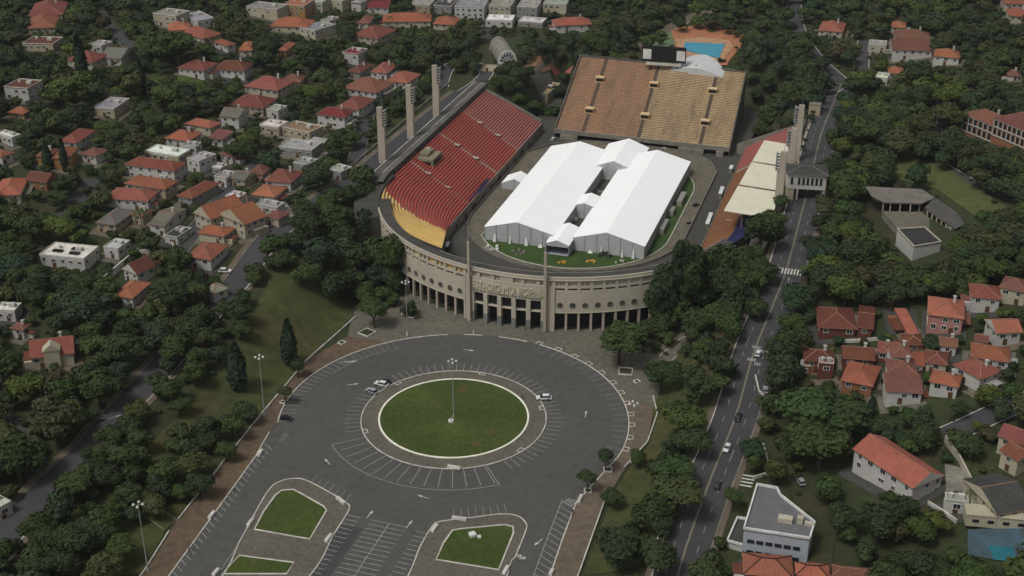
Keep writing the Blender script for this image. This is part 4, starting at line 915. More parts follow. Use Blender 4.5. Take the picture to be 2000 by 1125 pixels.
Hs = [
 # upper left
 ((55,30),(122,27),(70,6),5,'hip','red','cream','long red-roofed house nearest the top left corner, pale eaves line'),
 ((53,55),(108,52),(62,33),5,'hip','orange','beige','red-roofed house directly below the topmost red roof on the left'),
 ((45,86),(108,88),(52,71),4,'flat','brown','beige','low brown-topped building with pale curved coping, left edge upper part'),
 ((140,117),(190,123),(133,97),5,'hip','red','cream','red-roofed house partly hidden by the tall thin cypress'),
 ((198,112),(240,114),(215,92),4,'gable','grey','white','grey and red roofed house right of the tall cypress'),
 ((176,88),(203,92),(180,76),4,'flat','lgrey','white','small pale house left of the steep hill street'),
 ((302,28),(350,34),(308,14),8,'flat','lgrey','cream','cream box-shaped house standing high among trees'),
 ((322,60),(365,57),(350,45),4,'hip','orange','cream','small orange roof just under the cream box house'),
 ((376,44),(412,38),(380,22),5,'flat','lgrey','white','pale flat-roofed house right of the cream box house'),
 ((385,78),(425,68),(380,53),4,'hip','red','cream','red roof behind the big dark tree at the upper left'),
 ((420,82),(447,90),(425,74),5,'hip','red','white','small white house with red roof beside the big dark tree'),
 ((465,98),(492,98),(478,82),4,'hip','orange','cream','orange roof peeping between dark trees near the top'),
 ((350,132),(402,138),(362,116),6,'hip','red','white','white house with dark red hipped roof, left of the verandah house'),
 ((417,134),(480,138),(427,119),6,'hip','brown','white','white verandah house with wide brown hipped roof'),
 ((480,168),(547,177),(497,147),6,'hip','red','cream','cream house with a large red roof and two windows'),
 ((552,159),(589,160),(556,146),3,'hip','dull','cream','low red wing right of the large cream house'),
 ((450,204),(518,211),(463,184),5,'hip','brown','beige','brown-red hipped roof below the large cream house'),
 ((438,227),(476,230),(420,208),7,'gable','grey','white','tall pale house with weathered grey roof'),
 ((362,241),(413,250),(376,229),4,'hip','orange','cream','bright orange roof above the dark-edged house'),
 ((323,269),(370,275),(343,252),6,'hip','orange','white','white house whose orange roof has a thick dark edge'),
 ((408,268),(437,272),(419,254),5,'shed','dull','white','narrow pale house right of the dark-edged roof'),
 ((9,171),(58,175),(26,153),8,'flat','brown','white','tall white block with brown top at the left edge'),
 ((18,219),(50,222),(25,207),3,'hip','orange','ochre','tiny orange shed below the tall white block'),
 ((-6,262),(27,272),(-2,250),4,'flat','white','white','white flat-roofed strip house cut by the left edge'),
 ((117,276),(152,279),(142,250),5,'hip','red','white','red-roofed house with white side among trees at left'),
 ((182,212),(224,215),(212,190),4,'flat','lgrey','beige','beige flat house with a thick cornice in the trees'),
 ((-8,310),(17,301),(-4,284),5,'hip','red','white','red roof cut by the left edge, upper of two'),
 ((72,304),(100,305),(77,289),6,'hip','dull','ochre','ochre house with dull red roof, left half of the pair'),
 ((104,308),(138,308),(110,287),7,'hip','orange','ochre','ochre house with orange roof, right half of the pair'),
 ((52,351),(94,356),(62,335),4,'gable','brown','brick','brick-coloured low gabled house at left'),
 ((-10,382),(42,379),(-2,350),4,'hip','orange','cream','broad orange roof at the left edge'),
 ((243,320),(340,333),(268,305),8,'hip','red','white','wide white villa with long red roof and tall dark windows'),
 ((282,297),(352,308),(297,281),6,'flat','white','beige','cream flat-roofed house with a dark band of windows'),
 ((364,311),(391,318),(392,294),7,'flat','lgrey','white','pale grey cube house beside the wide white villa'),
 ((353,286),(384,289),(362,276),8,'flat','lgrey','white','small pale cube on the slope above the grey cube house'),
 ((412,327),(432,331),(426,318),3,'flat','white','grey','low white carport roof on the grey yard'),
 ((242,357),(322,369),(269,341),7,'hip','orange','beige','beige house with orange hipped roof below the wide white villa'),
 ((203,386),(288,392),(230,366),6,'hip','red','white','white house with red hip roof and one palm before it'),
 ((343,381),(373,387),(404,352),6,'hip','red','grey','long narrow red-roofed house above the cream gables'),
 ((187,434),(227,439),(222,405),5,'hip','grey','beige','house with big weathered grey roof and wide eaves'),
 ((290,437),(322,441),(330,403),6,'gable','grey','white','white house with grey-beige roof right of the palm'),
 ((322,462),(350,467),(340,440),3,'flat','dgrey','white','low dark-topped garage below the palm house'),
 ((384,417),(418,431),(424,382),8,'gablex','orange','cream','cream house with steep bright orange gable, left of the twin'),
 ((427,418),(479,439),(462,398),8,'gablex','orange','cream','cream house with orange gable, right of the twin'),
 ((385,453),(438,461),(406,437),5,'hip','orange','cream','cream house with orange hip roof under the gabled twins'),
 ((363,500),(413,507),(395,470),6,'hip','red','white','white corner house with red roof above the parked van'),
 ((75,499),(166,508),(103,473),6,'flat','white','white','large white flat-roofed house carrying dark solar panels'),
 ((200,484),(232,489),(222,465),5,'flat','white','white','small white block right of the solar panel house'),
 ((243,526),(272,537),(262,502),6,'gablex','brown','white','dark red pitched roof with white gable trim'),
 ((222,577),(262,582),(247,545),5,'hip','orange','white','orange roof below the white-trimmed dark red roof'),
 ((455,392),(487,399),(468,377),5,'hip','dgrey','white','dark grey hipped roof behind the cream gables'),
 ((441,384),(468,390),(447,370),4,'flat','white','white','small white flat house left of the dark grey roof'),
 ((487,337),(517,340),(492,321),4,'hip','dull','pink','little dull red roof above the right-hand pair of red roofs'),
 ((518,352),(570,357),(536,329),5,'hip','red','white','upper of two red roofs next to the round dark tree'),
 ((493,379),(540,385),(505,358),5,'hip','orange','white','lower of two red roofs, with white terraces below it'),
 ((495,400),(540,408),(520,390),3,'flat','lgrey','white','white terraced garage block under the lower red roof'),
 ((397,563),(420,575),(415,545),5,'hip','lgrey','white','small white house by the street near the orange kerb patch'),
 ((59,699),(146,688),(57,665),6,'gable','red','cream','lone cream house with red roof and central gable in the lower left'),
 ((-12,608),(32,610),(-5,590),4,'flat','white','white','white roofs cut by the left edge at mid height'),
 ((-14,1003),(18,985),(-14,966),4,'flat','white','white','white-roofed building cut by the lower left edge'),
 ((572,319),(604,325),(586,305),4,'flat','lgrey','grey','small grey terrace house below the concrete terraces'),
 ((430,300),(456,306),(441,288),5,'hip','dull','white','small dull red roof beside the dark tree above the residential street'),
 ((452,347),(480,352),(466,331),4,'gable','grey','beige','low grey roof between the residential street and the little dull red roof'),
 ((418,346),(444,351),(433,331),4,'flat','lgrey','white','pale flat house below the grey yard'),
 ((640,331),(668,339),(656,318),4,'flat','lgrey','grey','plain grey block at the foot of the steep lane'),
 ((519,421),(546,428),(534,407),4,'hip','dull','cream','small dull roof by the left street under the lower red roof'),
 ((300,352),(322,356),(312,343),3,'flat','lgrey','beige','tiny flat outbuilding between two orange hipped roofs'),
 ((160,300),(190,305),(172,286),5,'hip','dull','white','small dull red roof behind the thin cypress of the ochre houses'),
 ((520,215),(546,219),(531,203),4,'flat','lgrey','white','small white flat house above the pale flat roof'),
 ((596,282),(625,287),(610,270),3,'shed','lgrey','grey','low grey lean-to right of the concrete terraces'),
 ((255,418),(280,423),(268,404),4,'hip','dull','beige','small dull roof behind the tall bushy palm'),
 ((20,640),(46,644),(30,628),4,'hip','dull','white','small dull red roof in the trees left of the lone cream house'),
 # top middle
 ((482,14),(545,21),(492,2),7,'flat','lgrey','cream','cream block left of the orange apartment house'),
 ((556,10),(600,13),(560,-4),9,'flat','orange','ochre','orange apartment house at the top edge'),
 ((604,5),(634,7),(608,-8),8,'flat','lgrey','cream','cream house right of the orange apartment house'),
 ((642,2),(672,5),(646,-8),7,'flat','lgrey','cream','narrow cream house at the top edge'),
 ((688,4),(709,6),(692,-8),7,'hip','lgrey','white','narrow white house with dark windows at the top edge'),
 ((717,14),(760,14),(720,5),5,'shed','magenta','white','white house with raspberry red roof edge'),
 ((800,10),(842,12),(805,-4),7,'flat','lgrey','beige','beige block with red side near the top edge'),
 ((848,12),(885,14),(850,-2),6,'flat','dgrey','grey','dark glassy block near the top edge'),
 ((888,14),(948,16),(893,-4),9,'flat','lgrey','white','three-storey white and grey apartment block'),
 ((955,12),(1000,14),(958,-4),8,'flat','lgrey','cream','cream flats right of the three-storey block'),
 ((1010,14),(1052,16),(1012,0),8,'flat','lgrey','grey','grey balconied flats at the top edge'),
 ((1060,8),(1108,10),(1064,-4),7,'flat','lgrey','cream','low cream flats at the top edge'),
 ((948,40),(1003,42),(950,28),4,'flat','white','white','long white-topped garage below the cream flats'),
 ((1012,42),(1062,46),(1015,32),3,'flat','white','grey','low white-rimmed yard building above the red-roofed house'),
 ((527,50),(602,53),(540,36),4,'hip','orange','cream','long orange roof below the orange apartment house'),
 ((585,55),(617,62),(622,41),6,'flat','lgrey','cream','house with a big pale flat roof and glazed side'),
 ((626,40),(646,43),(640,31),6,'flat','lgrey','white','small pale roof right behind the big pale flat roof'),
 ((700,44),(722,45),(705,31),4,'hip','dull','cream','small red roof above the big red one'),
 ((742,42),(838,41),(760,29),4,'hip','orange','cream','long thin orange roof above the hillside trees'),
 ((846,46),(890,48),(850,33),4,'hip','orange','cream','short orange roof at the end of the long thin one'),
 ((690,69),(742,76),(709,49),5,'hip','red','cream','big red hipped roof above the raspberry-roofed house'),
 ((670,104),(703,108),(678,91),7,'flat','magenta','white','white cube house with raspberry red roof'),
 ((545,98),(563,99),(550,82),5,'hip','orange','ochre','small orange tower-like house between dark trees'),
 ((683,139),(708,142),(690,122),4,'hip','dull','grey','dull red roof left of its brighter neighbour'),
 ((725,140),(758,143),(740,121),5,'hip','red','white','bright red hipped roof behind the long curved roof'),
 ((667,171),(735,181),(706,151),5,'hip','dull','white','long dull red roof above the white villa'),
 ((757,157),(800,162),(768,138),5,'hip','orange','white','orange-brown roof end right of the long dull red roof'),
 ((660,208),(704,214),(681,186),7,'hip','red','white','bright red roof behind the white villa'),
 ((618,222),(674,229),(634,209),8,'hip','magenta','white','tall white villa with deep red roof, facing the lane'),
 ((508,245),(548,251),(515,231),4,'flat','white','beige','pale flat roof left of the bare earth-coloured roof'),
 ((552,250),(610,262),(562,233),4,'flat','tan','beige','earth-coloured flat roof with dirty parapets'),
 ((545,288),(612,296),(560,270),4,'flat','lgrey','grey','concrete terraces below the earth-coloured roof'),
 ((1080,50),(1156,47),(1088,38),6,'hip','orange','white','white house with long orange-red roof and dark square windows near the top centre'),
 ((935,152),(965,154),(943,139),5,'flat','cream','beige','plain beige cube at the end of the left stand'),
 ((1042,182),(1075,186),(1050,158),4,'flat','tan','beige','low tan house between trees left of the end stand'),
 # top right
 ((1597,58),(1645,62),(1608,42),5,'hip','orange','cream','bright orange hipped roof by the north road'),
 ((1740,52),(1768,54),(1745,42),4,'hip','orange','cream','small orange roof above the white building group'),
 ((1745,73),(1816,77),(1752,60),6,'hip','dull','white','dull red roofed white house above the long white building'),
 ((1741,96),(1820,99),(1745,82),7,'shed','dull','white','long white two-storey building with red strip roof'),
 ((1822,108),(1874,113),(1829,96),6,'hip','orange','white','orange roof curving to the right of the long white building'),
 ((1733,142),(1766,143),(1740,131),3,'hip','orange','white','small orange roof below the long white building'),
 ((1694,88),(1732,91),(1698,78),4,'flat','lgrey','cream','pale low house left of the long white building'),
 ((1708,152),(1735,155),(1712,141),4,'flat','white','white','small white shed among trees near the north-east road'),
 ((1958,6),(2010,8),(1965,-6),5,'hip','orange','cream','cream house with orange roof in the top right corner'),
 ((1968,30),(2010,32),(1975,18),4,'hip','orange','cream','orange roof at the right edge below the corner house'),
 ((1966,146),(1990,148),(1970,136),3,'hip','dull','white','small red roof among trees at the right edge'),
 # right, lower middle
 ((1597,638),(1672,642),(1598,598),5,'hip','brown','red','large dark red hipped roof beside the avenue'),
 ((1676,638),(1708,642),(1673,594),5,'gable','brown','red','square wing right of the large dark red roof'),
 ((1765,672),(1806,673),(1763,651),3,'hip','brown','brick','brown-red roof in the middle of the red roof cluster'),
 ((1768,650),(1790,650),(1762,604),2.6,'shed','orange','brick','long thin orange lean-to roof'),
 ((1811,613),(1883,622),(1816,578),8,'hip','orange','pink','tall pink house with big orange hipped roof'),
 ((1896,578),(1956,584),(1893,553),7,'hip','red','white','white house with red roof and black windows near the right edge'),
 ((1955,560),(2010,572),(1952,536),7,'hip','dull','cream','cream house cut by the right edge, above the red cluster'),
 ((1943,650),(1995,648),(1933,622),6,'gable','orange','white','white house with plain orange roof by the right edge'),
 ((1833,673),(1869,677),(1840,657),4,'gable','dull','white','small white gabled house left of its twin hut'),
 ((1903,664),(1930,668),(1906,651),4,'gable','dull','white','tiny red-roofed hut between larger roofs'),
 ((1893,695),(1970,706),(1906,669),5,'hip','orange','white','wide orange roof under the tiny hut'),
 ((1866,713),(1920,742),(1892,689),6,'hip','red','white','large orange-red roof with white balcony corner'),
 ((1805,706),(1850,712),(1812,682),4,'hip','brown','cream','brown roof between the white front house and the balcony house'),
 ((1822,745),(1880,757),(1802,716),6,'hip','orange','white','orange roof with a row of dark windows under its eaves'),
 ((1737,695),(1779,697),(1745,668),9,'hip','dull','white','white turret with pyramid roof behind the front house'),
 ((1732,727),(1790,731),(1738,700),7,'hip','dull','white','middle roof of the white stepped house'),
 ((1728,762),(1801,767),(1733,733),6,'shed','dull','white','white front house with garage arches at the foot of the steps'),
 ((1783,711),(1806,714),(1781,688),5,'shed','orange','white','narrow bright orange roof beside the white stepped house'),
 ((1637,740),(1700,753),(1673,706),6,'hip','orange','brick','brick house with wide orange roof in front of the red cluster'),
 ((1562,702),(1622,706),(1592,680),6,'hip','brown','brick','dark red roof nearest the avenue'),
 ((1596,710),(1630,713),(1600,701),7,'flat','red','red','plain dark red box house'),
 ((1646,698),(1710,703),(1642,674),4,'gable','brown','red','wide dark red roof behind the brick house'),
 ((1712,686),(1740,690),(1716,665),5,'hip','red','red','square red roof left of the white turret'),
 ((1563,716),(1585,718),(1560,706),3,'flat','dull','brick','low terracotta annex by the avenue'),
 # right, bottom
 ((1670,878),(1788,956),(1714,844),8,'gable','orange','white','very large white house with long plain orange roof'),
 ((1842,978),(1893,985),(1848,962),4,'flat','lgrey','white','low white annex right of the very large house'),
 ((1950,850),(2012,872),(1964,825),7,'gable','red','cream','upper red-roofed cream house at the lower right edge'),
 ((1953,878),(1990,900),(1985,862),7,'gable','red','cream','lower gabled half of the cream house at the right edge'),
 ((1938,1004),(2010,992),(1907,930),6,'gable','dgrey','cream','cream house with dark grey roof and one skylight'),
 ((1448,1120),(1546,1128),(1462,1078),5,'hip','orange','white','orange hipped roof with dark ridges in front of the grey-roofed office'),
 ((1552,1122),(1618,1128),(1560,1096),4,'hip','orange','cream','orange roof right of the dark-ridged one at the bottom'),
 ((1625,1122),(1705,1130),(1632,1102),4,'hip','dull','cream','pale-edged orange roof at the bottom edge'),
]
for r in Hs: house(r[0], r[1], r[2], r[3], r[4], r[5], r[6], r[7], ridge=(M_dark if 'dark-ridged' in r[7] or 'dark ridges' in r[7] else None))
for nm, pts in (('yard', [(368, 336), (452, 322), (446, 352), (392, 366)]), ('yard', [(322, 476), (372, 452), (384, 470), (362, 492)]), ('yard', [(545, 268), (640, 270), (662, 300), (560, 306)]), ('yard', [(505, 425), (560, 395), (575, 425), (520, 445)]), ('yard', [(1722, 600), (1790, 606), (1795, 650), (1735, 655)]), ('yard', [(1845, 905), (1880, 915), (1893, 960), (1848, 960)]), ('yard', [(1810, 985), (1890, 988), (1890, 1018), (1830, 1012)])):
    patch(nm, pts, (M_walk, M_paveR, M_conc2)[len(pts[0]) % 3 if pts[0][0] % 2 else 0], .12, 3.0); c_ = sum((atg(*q) for q in pts), Vector()) / 4; KEEP.append((c_.x, c_.y, 5, 0, 0, 0))
# solar panels, gables and other small marks of single houses
def find(lbl):
    for o in col.objects:
        if o.get('label') and lbl in o['label'] and o.parent is None: return o
t = find('solar panels')
for x, y in ((-4, -1.5), (2.5, 1.5), (3.5, -2.2)):
    k = MB(); k.box((x, y, 0), (4.2, 2.2, .15)); q = [c for c in t.children if c.name.startswith('roof')][0]; obj('solar_panel', k, M_dark, q, loc=(0, 0, .75))
t = find('one skylight'); q = [c for c in t.children if c.name.startswith('roof')][0]; k = MB(); k.box((1, -2.4, 1.3), (2.4, 2, .5)); obj('skylight', k, M_glass, q)
t = find('central gable'); k = MB(); k.box((0, -5.6, 0), (5.2, 3.2, 7.5)); k.add([(-3, -7.4, 7.5), (3, -7.4, 7.5), (0, -7.4, 10), (-3, -3, 7.5), (3, -3, 7.5), (0, -3, 10)], [(0, 1, 2), (1, 4, 5, 2), (3, 0, 2, 5)]); obj('gable', k, WALL['cream'], t)
# the institute with brick and white arcades at the right edge
def arcade(FL, FR, BL, h, label, n):
    t = house(FL, FR, BL, h, 'hip', 'dull', 'brick', label, name='institute', cat='building', win=False); w_ = [c for c in t.children if c.name.startswith('wall')][0]
    xs = [v.co.x for v in w_.data.vertices]; ys = [v.co.y for v in w_.data.vertices]; zs = [v.co.z for v in w_.data.vertices]; W, y, H = max(xs), min(ys), max(zs)
    for r_, (z0, hh) in enumerate(((H - 3.4, 2.4), (H - 7.2, 2.6))):
        for i in range(n):
            x = -W + 2 * W * (i + .5) / n; k = MB(); k.box((x, y - .05, z0), (2 * W / n * .5, .1, hh)); f = obj('window', k, M_glass, t)
            k = MB(); k.box((x - 2 * W / n * .33, y - .1, z0 - .2), (2 * W / n * .14, .2, hh + .5)); obj('pilaster', k, WALL['white'], f)
    k = MB()
    for z0 in (H - .7, H - 3.9, H - 7.9): k.box((0, y - .12, z0), (2 * W + .3, .3, .45))
    obj('cornice', k, WALL['white'], t)
arcade((1884, 222), (1944, 246), (1912, 208), 11, 'brick institute wing with white cornices, left half, seen over the trees', 6)
arcade((1945, 231), (2020, 262), (1982, 212), 13, 'taller institute wing with white arcade cut by the right edge', 8)
# grey-roofed office on the avenue
def slab_house(name, cat, label, pts, zt, h, top, wall, cop=None, par=.7):
    P = [atz(x, y, zt) for x, y in pts]; c = sum((Vector(p) for p in P), Vector()) / len(P); t = thing(name, label, cat, (c.x, c.y, zt - h)); Q = [(p.x - c.x, p.y - c.y) for p in P]
    k = MB(); k.prism([(x * .985, y * .985) for x, y in Q], 0, h - .3); obj('wall', k, wall, t)
    k = MB(); k.prism(Q, h - .3, h); ro = obj('roof', k, top, t)
    if cop:
        k = MB()
        for a, b in zip(Q, Q[1:] + Q[:1]):
            a, b = Vector(a), Vector(b); m = (a + b) / 2; d = b - a; k.box((m.x * .985, m.y * .985, h), (d.length, .45, par), math.atan2(d.y, d.x))
        obj('parapet', k, cop, ro)
    KEEP.append((c.x, c.y, max(math.hypot(x, y) for x, y in Q), 0, 0, 0)); pp = [px((p.x, p.y, zz)) for p in P for zz in (zt, zt - h)]
    HBOX.append((min(q[0] for q in pp), min(q[1] for q in pp), max(q[0] for q in pp), max(q[1] for q in pp), px((c.x, c.y, zt - h))[2])); return t, Q
p = atg(1500, 1100); zz = T(p.x, p.y) + 9
t, Q = slab_house('office', 'office building', 'angular office with grey flat roof and white parapet beside the avenue', [(1478, 947), (1517, 954), (1524, 968), (1592, 1022), (1582, 1054), (1452, 1034)], zz, 10, mat('felt_grey', (.13, .13, .135), (.10, .10, .105), .3), WALL['blue'], M_wh)
k = MB(); 
for x, y, a, b, c in ((2, -5, 4, 2.2, 1.4), (6, -4.5, 1.6, 1.6, 2.0), (8.6, -5, 2.6, 1.2, 1.0)): k.box((x, y, 10), (a, b, c))
obj('roof_plant', k, M_conc, t)
ya = min(Q, key=lambda q: q[1])
for i in range(6):
    f = .12 + i * .14; a, b = Q[5], Q[4]; x, y = a[0] + (b[0] - a[0]) * f, a[1] + (b[1] - a[1]) * f
    for z in (2.2, 5.8): k = MB(); k.box((0, -.12, z), (1.9, .12, 1.1)); obj('window', k, M_glass, t, loc=(x * .985, y * .985 - .05, 0), rz=math.atan2(b[1] - a[1], b[0] - a[0]))
p = atz(1452, 1062, zz - 6); slab_house('garage', 'garage', 'low dark-floored yard block with white rim left of the grey-roofed office', [(1440, 1012), (1463, 1016), (1456, 1068), (1420, 1058)], zz - 7, 3, M_walk, WALL['white'], M_wh)
# pavilion with curved grey roof on the right hill
p = atg(1760, 420); zt = T(p.x, p.y) + 5.5
t, Q = slab_house('pavilion', 'pavilion', 'open pavilion with broad fan-shaped grey roof above a terrace on the right hill', [(1690, 364), (1800, 369), (1826, 386), (1801, 397), (1727, 395), (1702, 382)], zt, .6, mat('worn_grey_roof', (.16, .145, .125), (.12, .11, .095), .2), M_conc2)
for x, y in ((1740, 396), (1759, 397), (1779, 398), (1726, 394), (1797, 396)):
    a = atz(x, y, zt - .5); k = MB(); k.box((0, 0, -5.2), (.45, .45, 5.2)); obj('post', k, M_pill, t, loc=(a.x - t.location.x, a.y - t.location.y, 0))
a, b = atz(1727, 391, zt), atz(1798, 393, zt); k = MB(); d = b - a; m = (a + b) / 2; k.box((m.x - t.location.x, m.y + 3 - t.location.y, -5.4), (d.length, .4, 5.2), math.atan2(d.y, d.x)); obj('back_wall', k, M_dark, t)
t, Q = slab_house('pavilion_wing', 'pavilion', 'long dark-roofed wing with posts curving right from the fan-shaped roof', [(1826, 386), (1868, 414), (1884, 437), (1868, 446), (1838, 428), (1806, 405)], zt - .4, .6, mat('old_dark_roof', (.085, .08, .075), (.06, .057, .053), .2), M_conc2)
for i in range(6):
    a = atz(1812 + i * 9, 412 + i * 6.5, zt - 1); k = MB(); k.box((0, 0, -5.2), (.45, .45, 5.2)); obj('post', k, M_pill, t, loc=(a.x - t.location.x, a.y - t.location.y, 0))
a = atz(1867, 440, zt - 1.5); t = thing('round_tower', 'squat white round tower with one dark window at the end of the wing', 'tower', (a.x, a.y, zt - 9)); k = MB(); k.tube((0, 0, 0), (0, 0, 6.5), 3.6, 3.6, 20); obj('wall', k, WALL['white'], t); k = MB(); k.tube((0, 0, 6.5), (0, 0, 7.2), 3.7, 3.0, 20); obj('roof', k, M_conc2, t); k = MB(); k.box((0, -3.6, 2.6), (.9, .3, 1.2)); obj('window', k, M_glass, t)
z3 = T(*atg(1815, 500).xy) + 4.5
slab_house('annex', 'annex', 'sunken white-walled annex with black flat roof below the pavilion terrace', [(1752, 447), (1806, 444), (1839, 473), (1785, 482)], z3, 8, mat('tar_roof', (.035, .034, .034), (.026, .026, .026), .3), WALL['white'], M_conc, .35)
z4 = T(*atg(1790, 440).xy) + .8
slab_house('terrace', 'terrace', 'brown paved terrace in front of the open pavilion', [(1722, 412), (1800, 414), (1858, 462), (1842, 474), (1806, 444), (1752, 446)], z4, 3, M_pave, M_conc2)
# building bridging the avenue
a, b = atz(1537, 368, 25.0), atz(1612, 372, 25.0); d = b - a; W = d.length; rz = math.atan2(d.y, d.x); nn = Vector((-d.y, d.x, 0)).normalized(); m = (a + b) / 2 + nn * 6
t = thing('bridge_building', 'pale building with a row of dark windows spanning the avenue under a dark roof', 'bridge building', (m.x, m.y, 25.0), rz)
k = MB(); k.box((0, 0, 0), (W, 12, 6.6)); k.box((0, 0, 5.2), (W + .3, 12.3, .35)); obj('wall', k, WALL['white'], t)
k = roof_mesh('hip', W + .6, 12.4, 1.6); obj('roof', k, [TILE['dgrey'], M_conc2, M_conc2], t, loc=(0, 0, 6.7))
for x in (-6.2, -3.2, -1.4, .4, 2.2, 4.0, 5.8): k = MB(); k.box((x, -6.04, 2.4), (1.0, .12, 2.8)); k.box((x, -6.12, 2.1), (1.3, .2, .25)); obj('window', k, M_glass, t)
k = MB(); k.box((-W / 2 + 1.5, 0, -6), (3, 11.5, 6)); obj('abutment', k, WALL['beige'], t); k = MB(); k.box((W / 2 - .6, 0, -6), (1.2, 11.5, 6)); obj('abutment', k, WALL['beige'], t)
k = MB(); k.box((-W / 2 + 4.4, -5.5, -6), (.8, .8, 6)); obj('post', k, M_pill, t)
HBOX.append((1530, 305, 1620, 395, 560)); KEEP.append((m.x, m.y, 12, 0, 0, 0))
a = atz(1590, 222, 21); t = thing('gate_block', 'blank pinkish block behind the far right floodlight pillar', 'block', (a.x, a.y, 20), R_(4)); k = MB(); k.box((0, 2, 0), (5.6, 4, 5.4)); obj('wall', k, WALL['beige'], t); k = MB(); k.box((0, 2, 5.4), (5.9, 4.3, .4)); obj('roof', k, M_conc2, t)
# arched sports hall, pool and its terrace, scoreboard, shell roof
c = atg(991, 124); W = 34 / FP * px(c)[2]; hd = atg(880, 92) - c; t = thing('arched_hall', 'arched sports hall with white glazed end wall and long rounded roof', 'sports hall', (c.x, c.y, c.z - 1.0), R_(22)); n = 14; R = W * .56
k = MB(); L = hd.xy.length * .62
for i in range(n):
    p0, p1 = math.pi * i / n, math.pi * (i + 1) / n; q = lambda r, p_, y: (r * math.cos(p_), y, 2.0 + r * math.sin(p_) * 1.25)
    k.quad(q(R, p0, 0), q(R, p1, 0), q(R, p1, L), q(R, p0, L)); k.quad(q(R, p0, -.3), q(R, p1, -.3), q(R, p1, 0), q(R, p0, 0), 1); k.quad(q(R - 1.1, p0, -.3), q(R - 1.1, p1, -.3), q(R, p1, -.3), q(R, p0, -.3), 1)
k.f = [f[::-1] for f in k.f]
obj('roof', k, [M_conc2, M_wh], t); k = MB(); k.add([(0, -.1, 2.0)] + [((R - .6) * math.cos(math.pi * i / n), -.1, 2.0 + (R - .6) * 1.25 * math.sin(math.pi * i / n)) for i in range(n + 1)], [(0, i + 1, i + 2) for i in range(n)]); k.f = [f[::-1] for f in k.f]; obj('end_wall', k, M_glass, t)
k = MB(); k.box((0, -.2, -2), (2 * R, .5, 4.1)); k.box((0, L, -2), (2 * R, .5, 4.1)); obj('base_wall', k, M_wh, t)
R2_ = R
k = MB()
for i in range(1, 7): p0 = math.pi * i / 7; k.tube((0, -.3, 2.0), ((R - .8) * math.cos(p0), -.3, 2.0 + (R - .8) * 1.25 * math.sin(p0)), .2, .2, 4)
for r in (.4, .7): 
    for i in range(n): p0, p1 = math.pi * i / n, math.pi * (i + 1) / n; k.tube((R * r * math.cos(p0), -.3, 2 + R * r * 1.25 * math.sin(p0)), (R * r * math.cos(p1), -.3, 2 + R * r * 1.25 * math.sin(p1)), .15, .15, 4)
obj('mullion', k, M_wh, t); t.rotation_euler = (0, 0, R_(28)); KEEP.append((c.x - 8, c.y + 14, 15, 0, 0, 0)); HBOX.append((930, 74, 1012, 128, 900))
KEEP.append(tuple(atg(1370, 85).xy) + (22, 0, 0, 0)); HBOX.append((1262, 50, 1452, 132, 760))
o = patch('pool_terrace', [(1285, 80), (1320, 55), (1370, 49), (1420, 54), (1453, 68), (1448, 90), (1420, 128), (1300, 128), (1255, 108)], mat('terracotta_deck', (.36, .15, .075), (.25, .11, .06), .12), .25)
patch('green_court', [(1268, 100), (1290, 66), (1310, 62), (1318, 86), (1300, 108)], mat('green_court_paint', (.11, .16, .085), (.08, .12, .065), .15), .45)
patch('pool_deck', [(1318, 78), (1370, 74), (1424, 80), (1432, 92), (1410, 122), (1330, 112)], mat('deck_tan', (.42, .25, .14), (.3, .18, .1), .2), .5)
patch('pool_water', [(1338, 84), (1416, 88), (1404, 116), (1334, 100)], M_pool, .75)
a = atz(1352, 132, 27.5); t = thing('band_shell', 'pale shell-shaped roof with skylights behind the end stand', 'shell roof', (a.x, a.y, 18), R_(-6)); k = MB(); n = 12
sv = [(-19 + 40 * i / n, math.sin(math.pi * i / n) * (13 + 4 * (i / n)), 0) for i in range(n + 1)]
for i in range(n):
    x0, h0, _ = sv[i]; x1, h1, _ = sv[i + 1]; k.quad((x0, 0, 4 + h0 * .35), (x1, 0, 4 + h1 * .35), (x1, h1 * .9 + 1, 4 + h1 * .6), (x0, h0 * .9 + 1, 4 + h0 * .6)); k.quad((x0, 0, 0), (x1, 0, 0), (x1, 0, 4 + h1 * .35), (x0, 0, 4 + h0 * .35))
obj('shell', k, mat('shell_white', (.46, .47, .47), (.38, .39, .39), .3), t)
k = MB(); [k.box((-8 + 3.1 * i, 4.2, 8.2 + .5 * i), (1.3, 3, .4)) for i in range(4)]; obj('skylight', k, M_dark, t)
a, b = atz(1254, 118, 29), atz(1339, 124, 29); d = b - a; t = thing('scoreboard', 'wide black scoreboard with two white panels behind the end stand', 'scoreboard', ((a.x + b.x) / 2, (a.y + b.y) / 2, 22), math.atan2(d.y, d.x)); W = d.length
k = MB(); k.box((0, 0, 7.0), (W, 1.2, 8.5)); k.box((-W * .3, .4, 0), (.8, .8, 7)); k.box((W * .3, .4, 0), (.8, .8, 7)); obj('board', k, M_dark, t)
k = MB(); k.box((-W * .385, -.65, 8.3), (W * .19, .12, 5.4)); obj('panel', k, M_wh, t); k = MB(); k.box((W * .385, -.65, 8.3), (W * .19, .12, 5.4)); obj('panel', k, M_wh, t)
k = MB(); k.box((0, -.5, 5.2), (W * .8, 1, 1.4)); obj('sill', k, M_kerb, t)
patch('terracotta_yard', [(1026, 132), (1032, 116), (1055, 110), (1080, 118), (1086, 134), (1060, 142)], mat('terracotta_ground', (.22, .12, .06), (.16, .09, .05), .2), .25)
patch('red_court', [(1080, 128), (1120, 128), (1114, 142), (1078, 140)], M_seatp, .3)
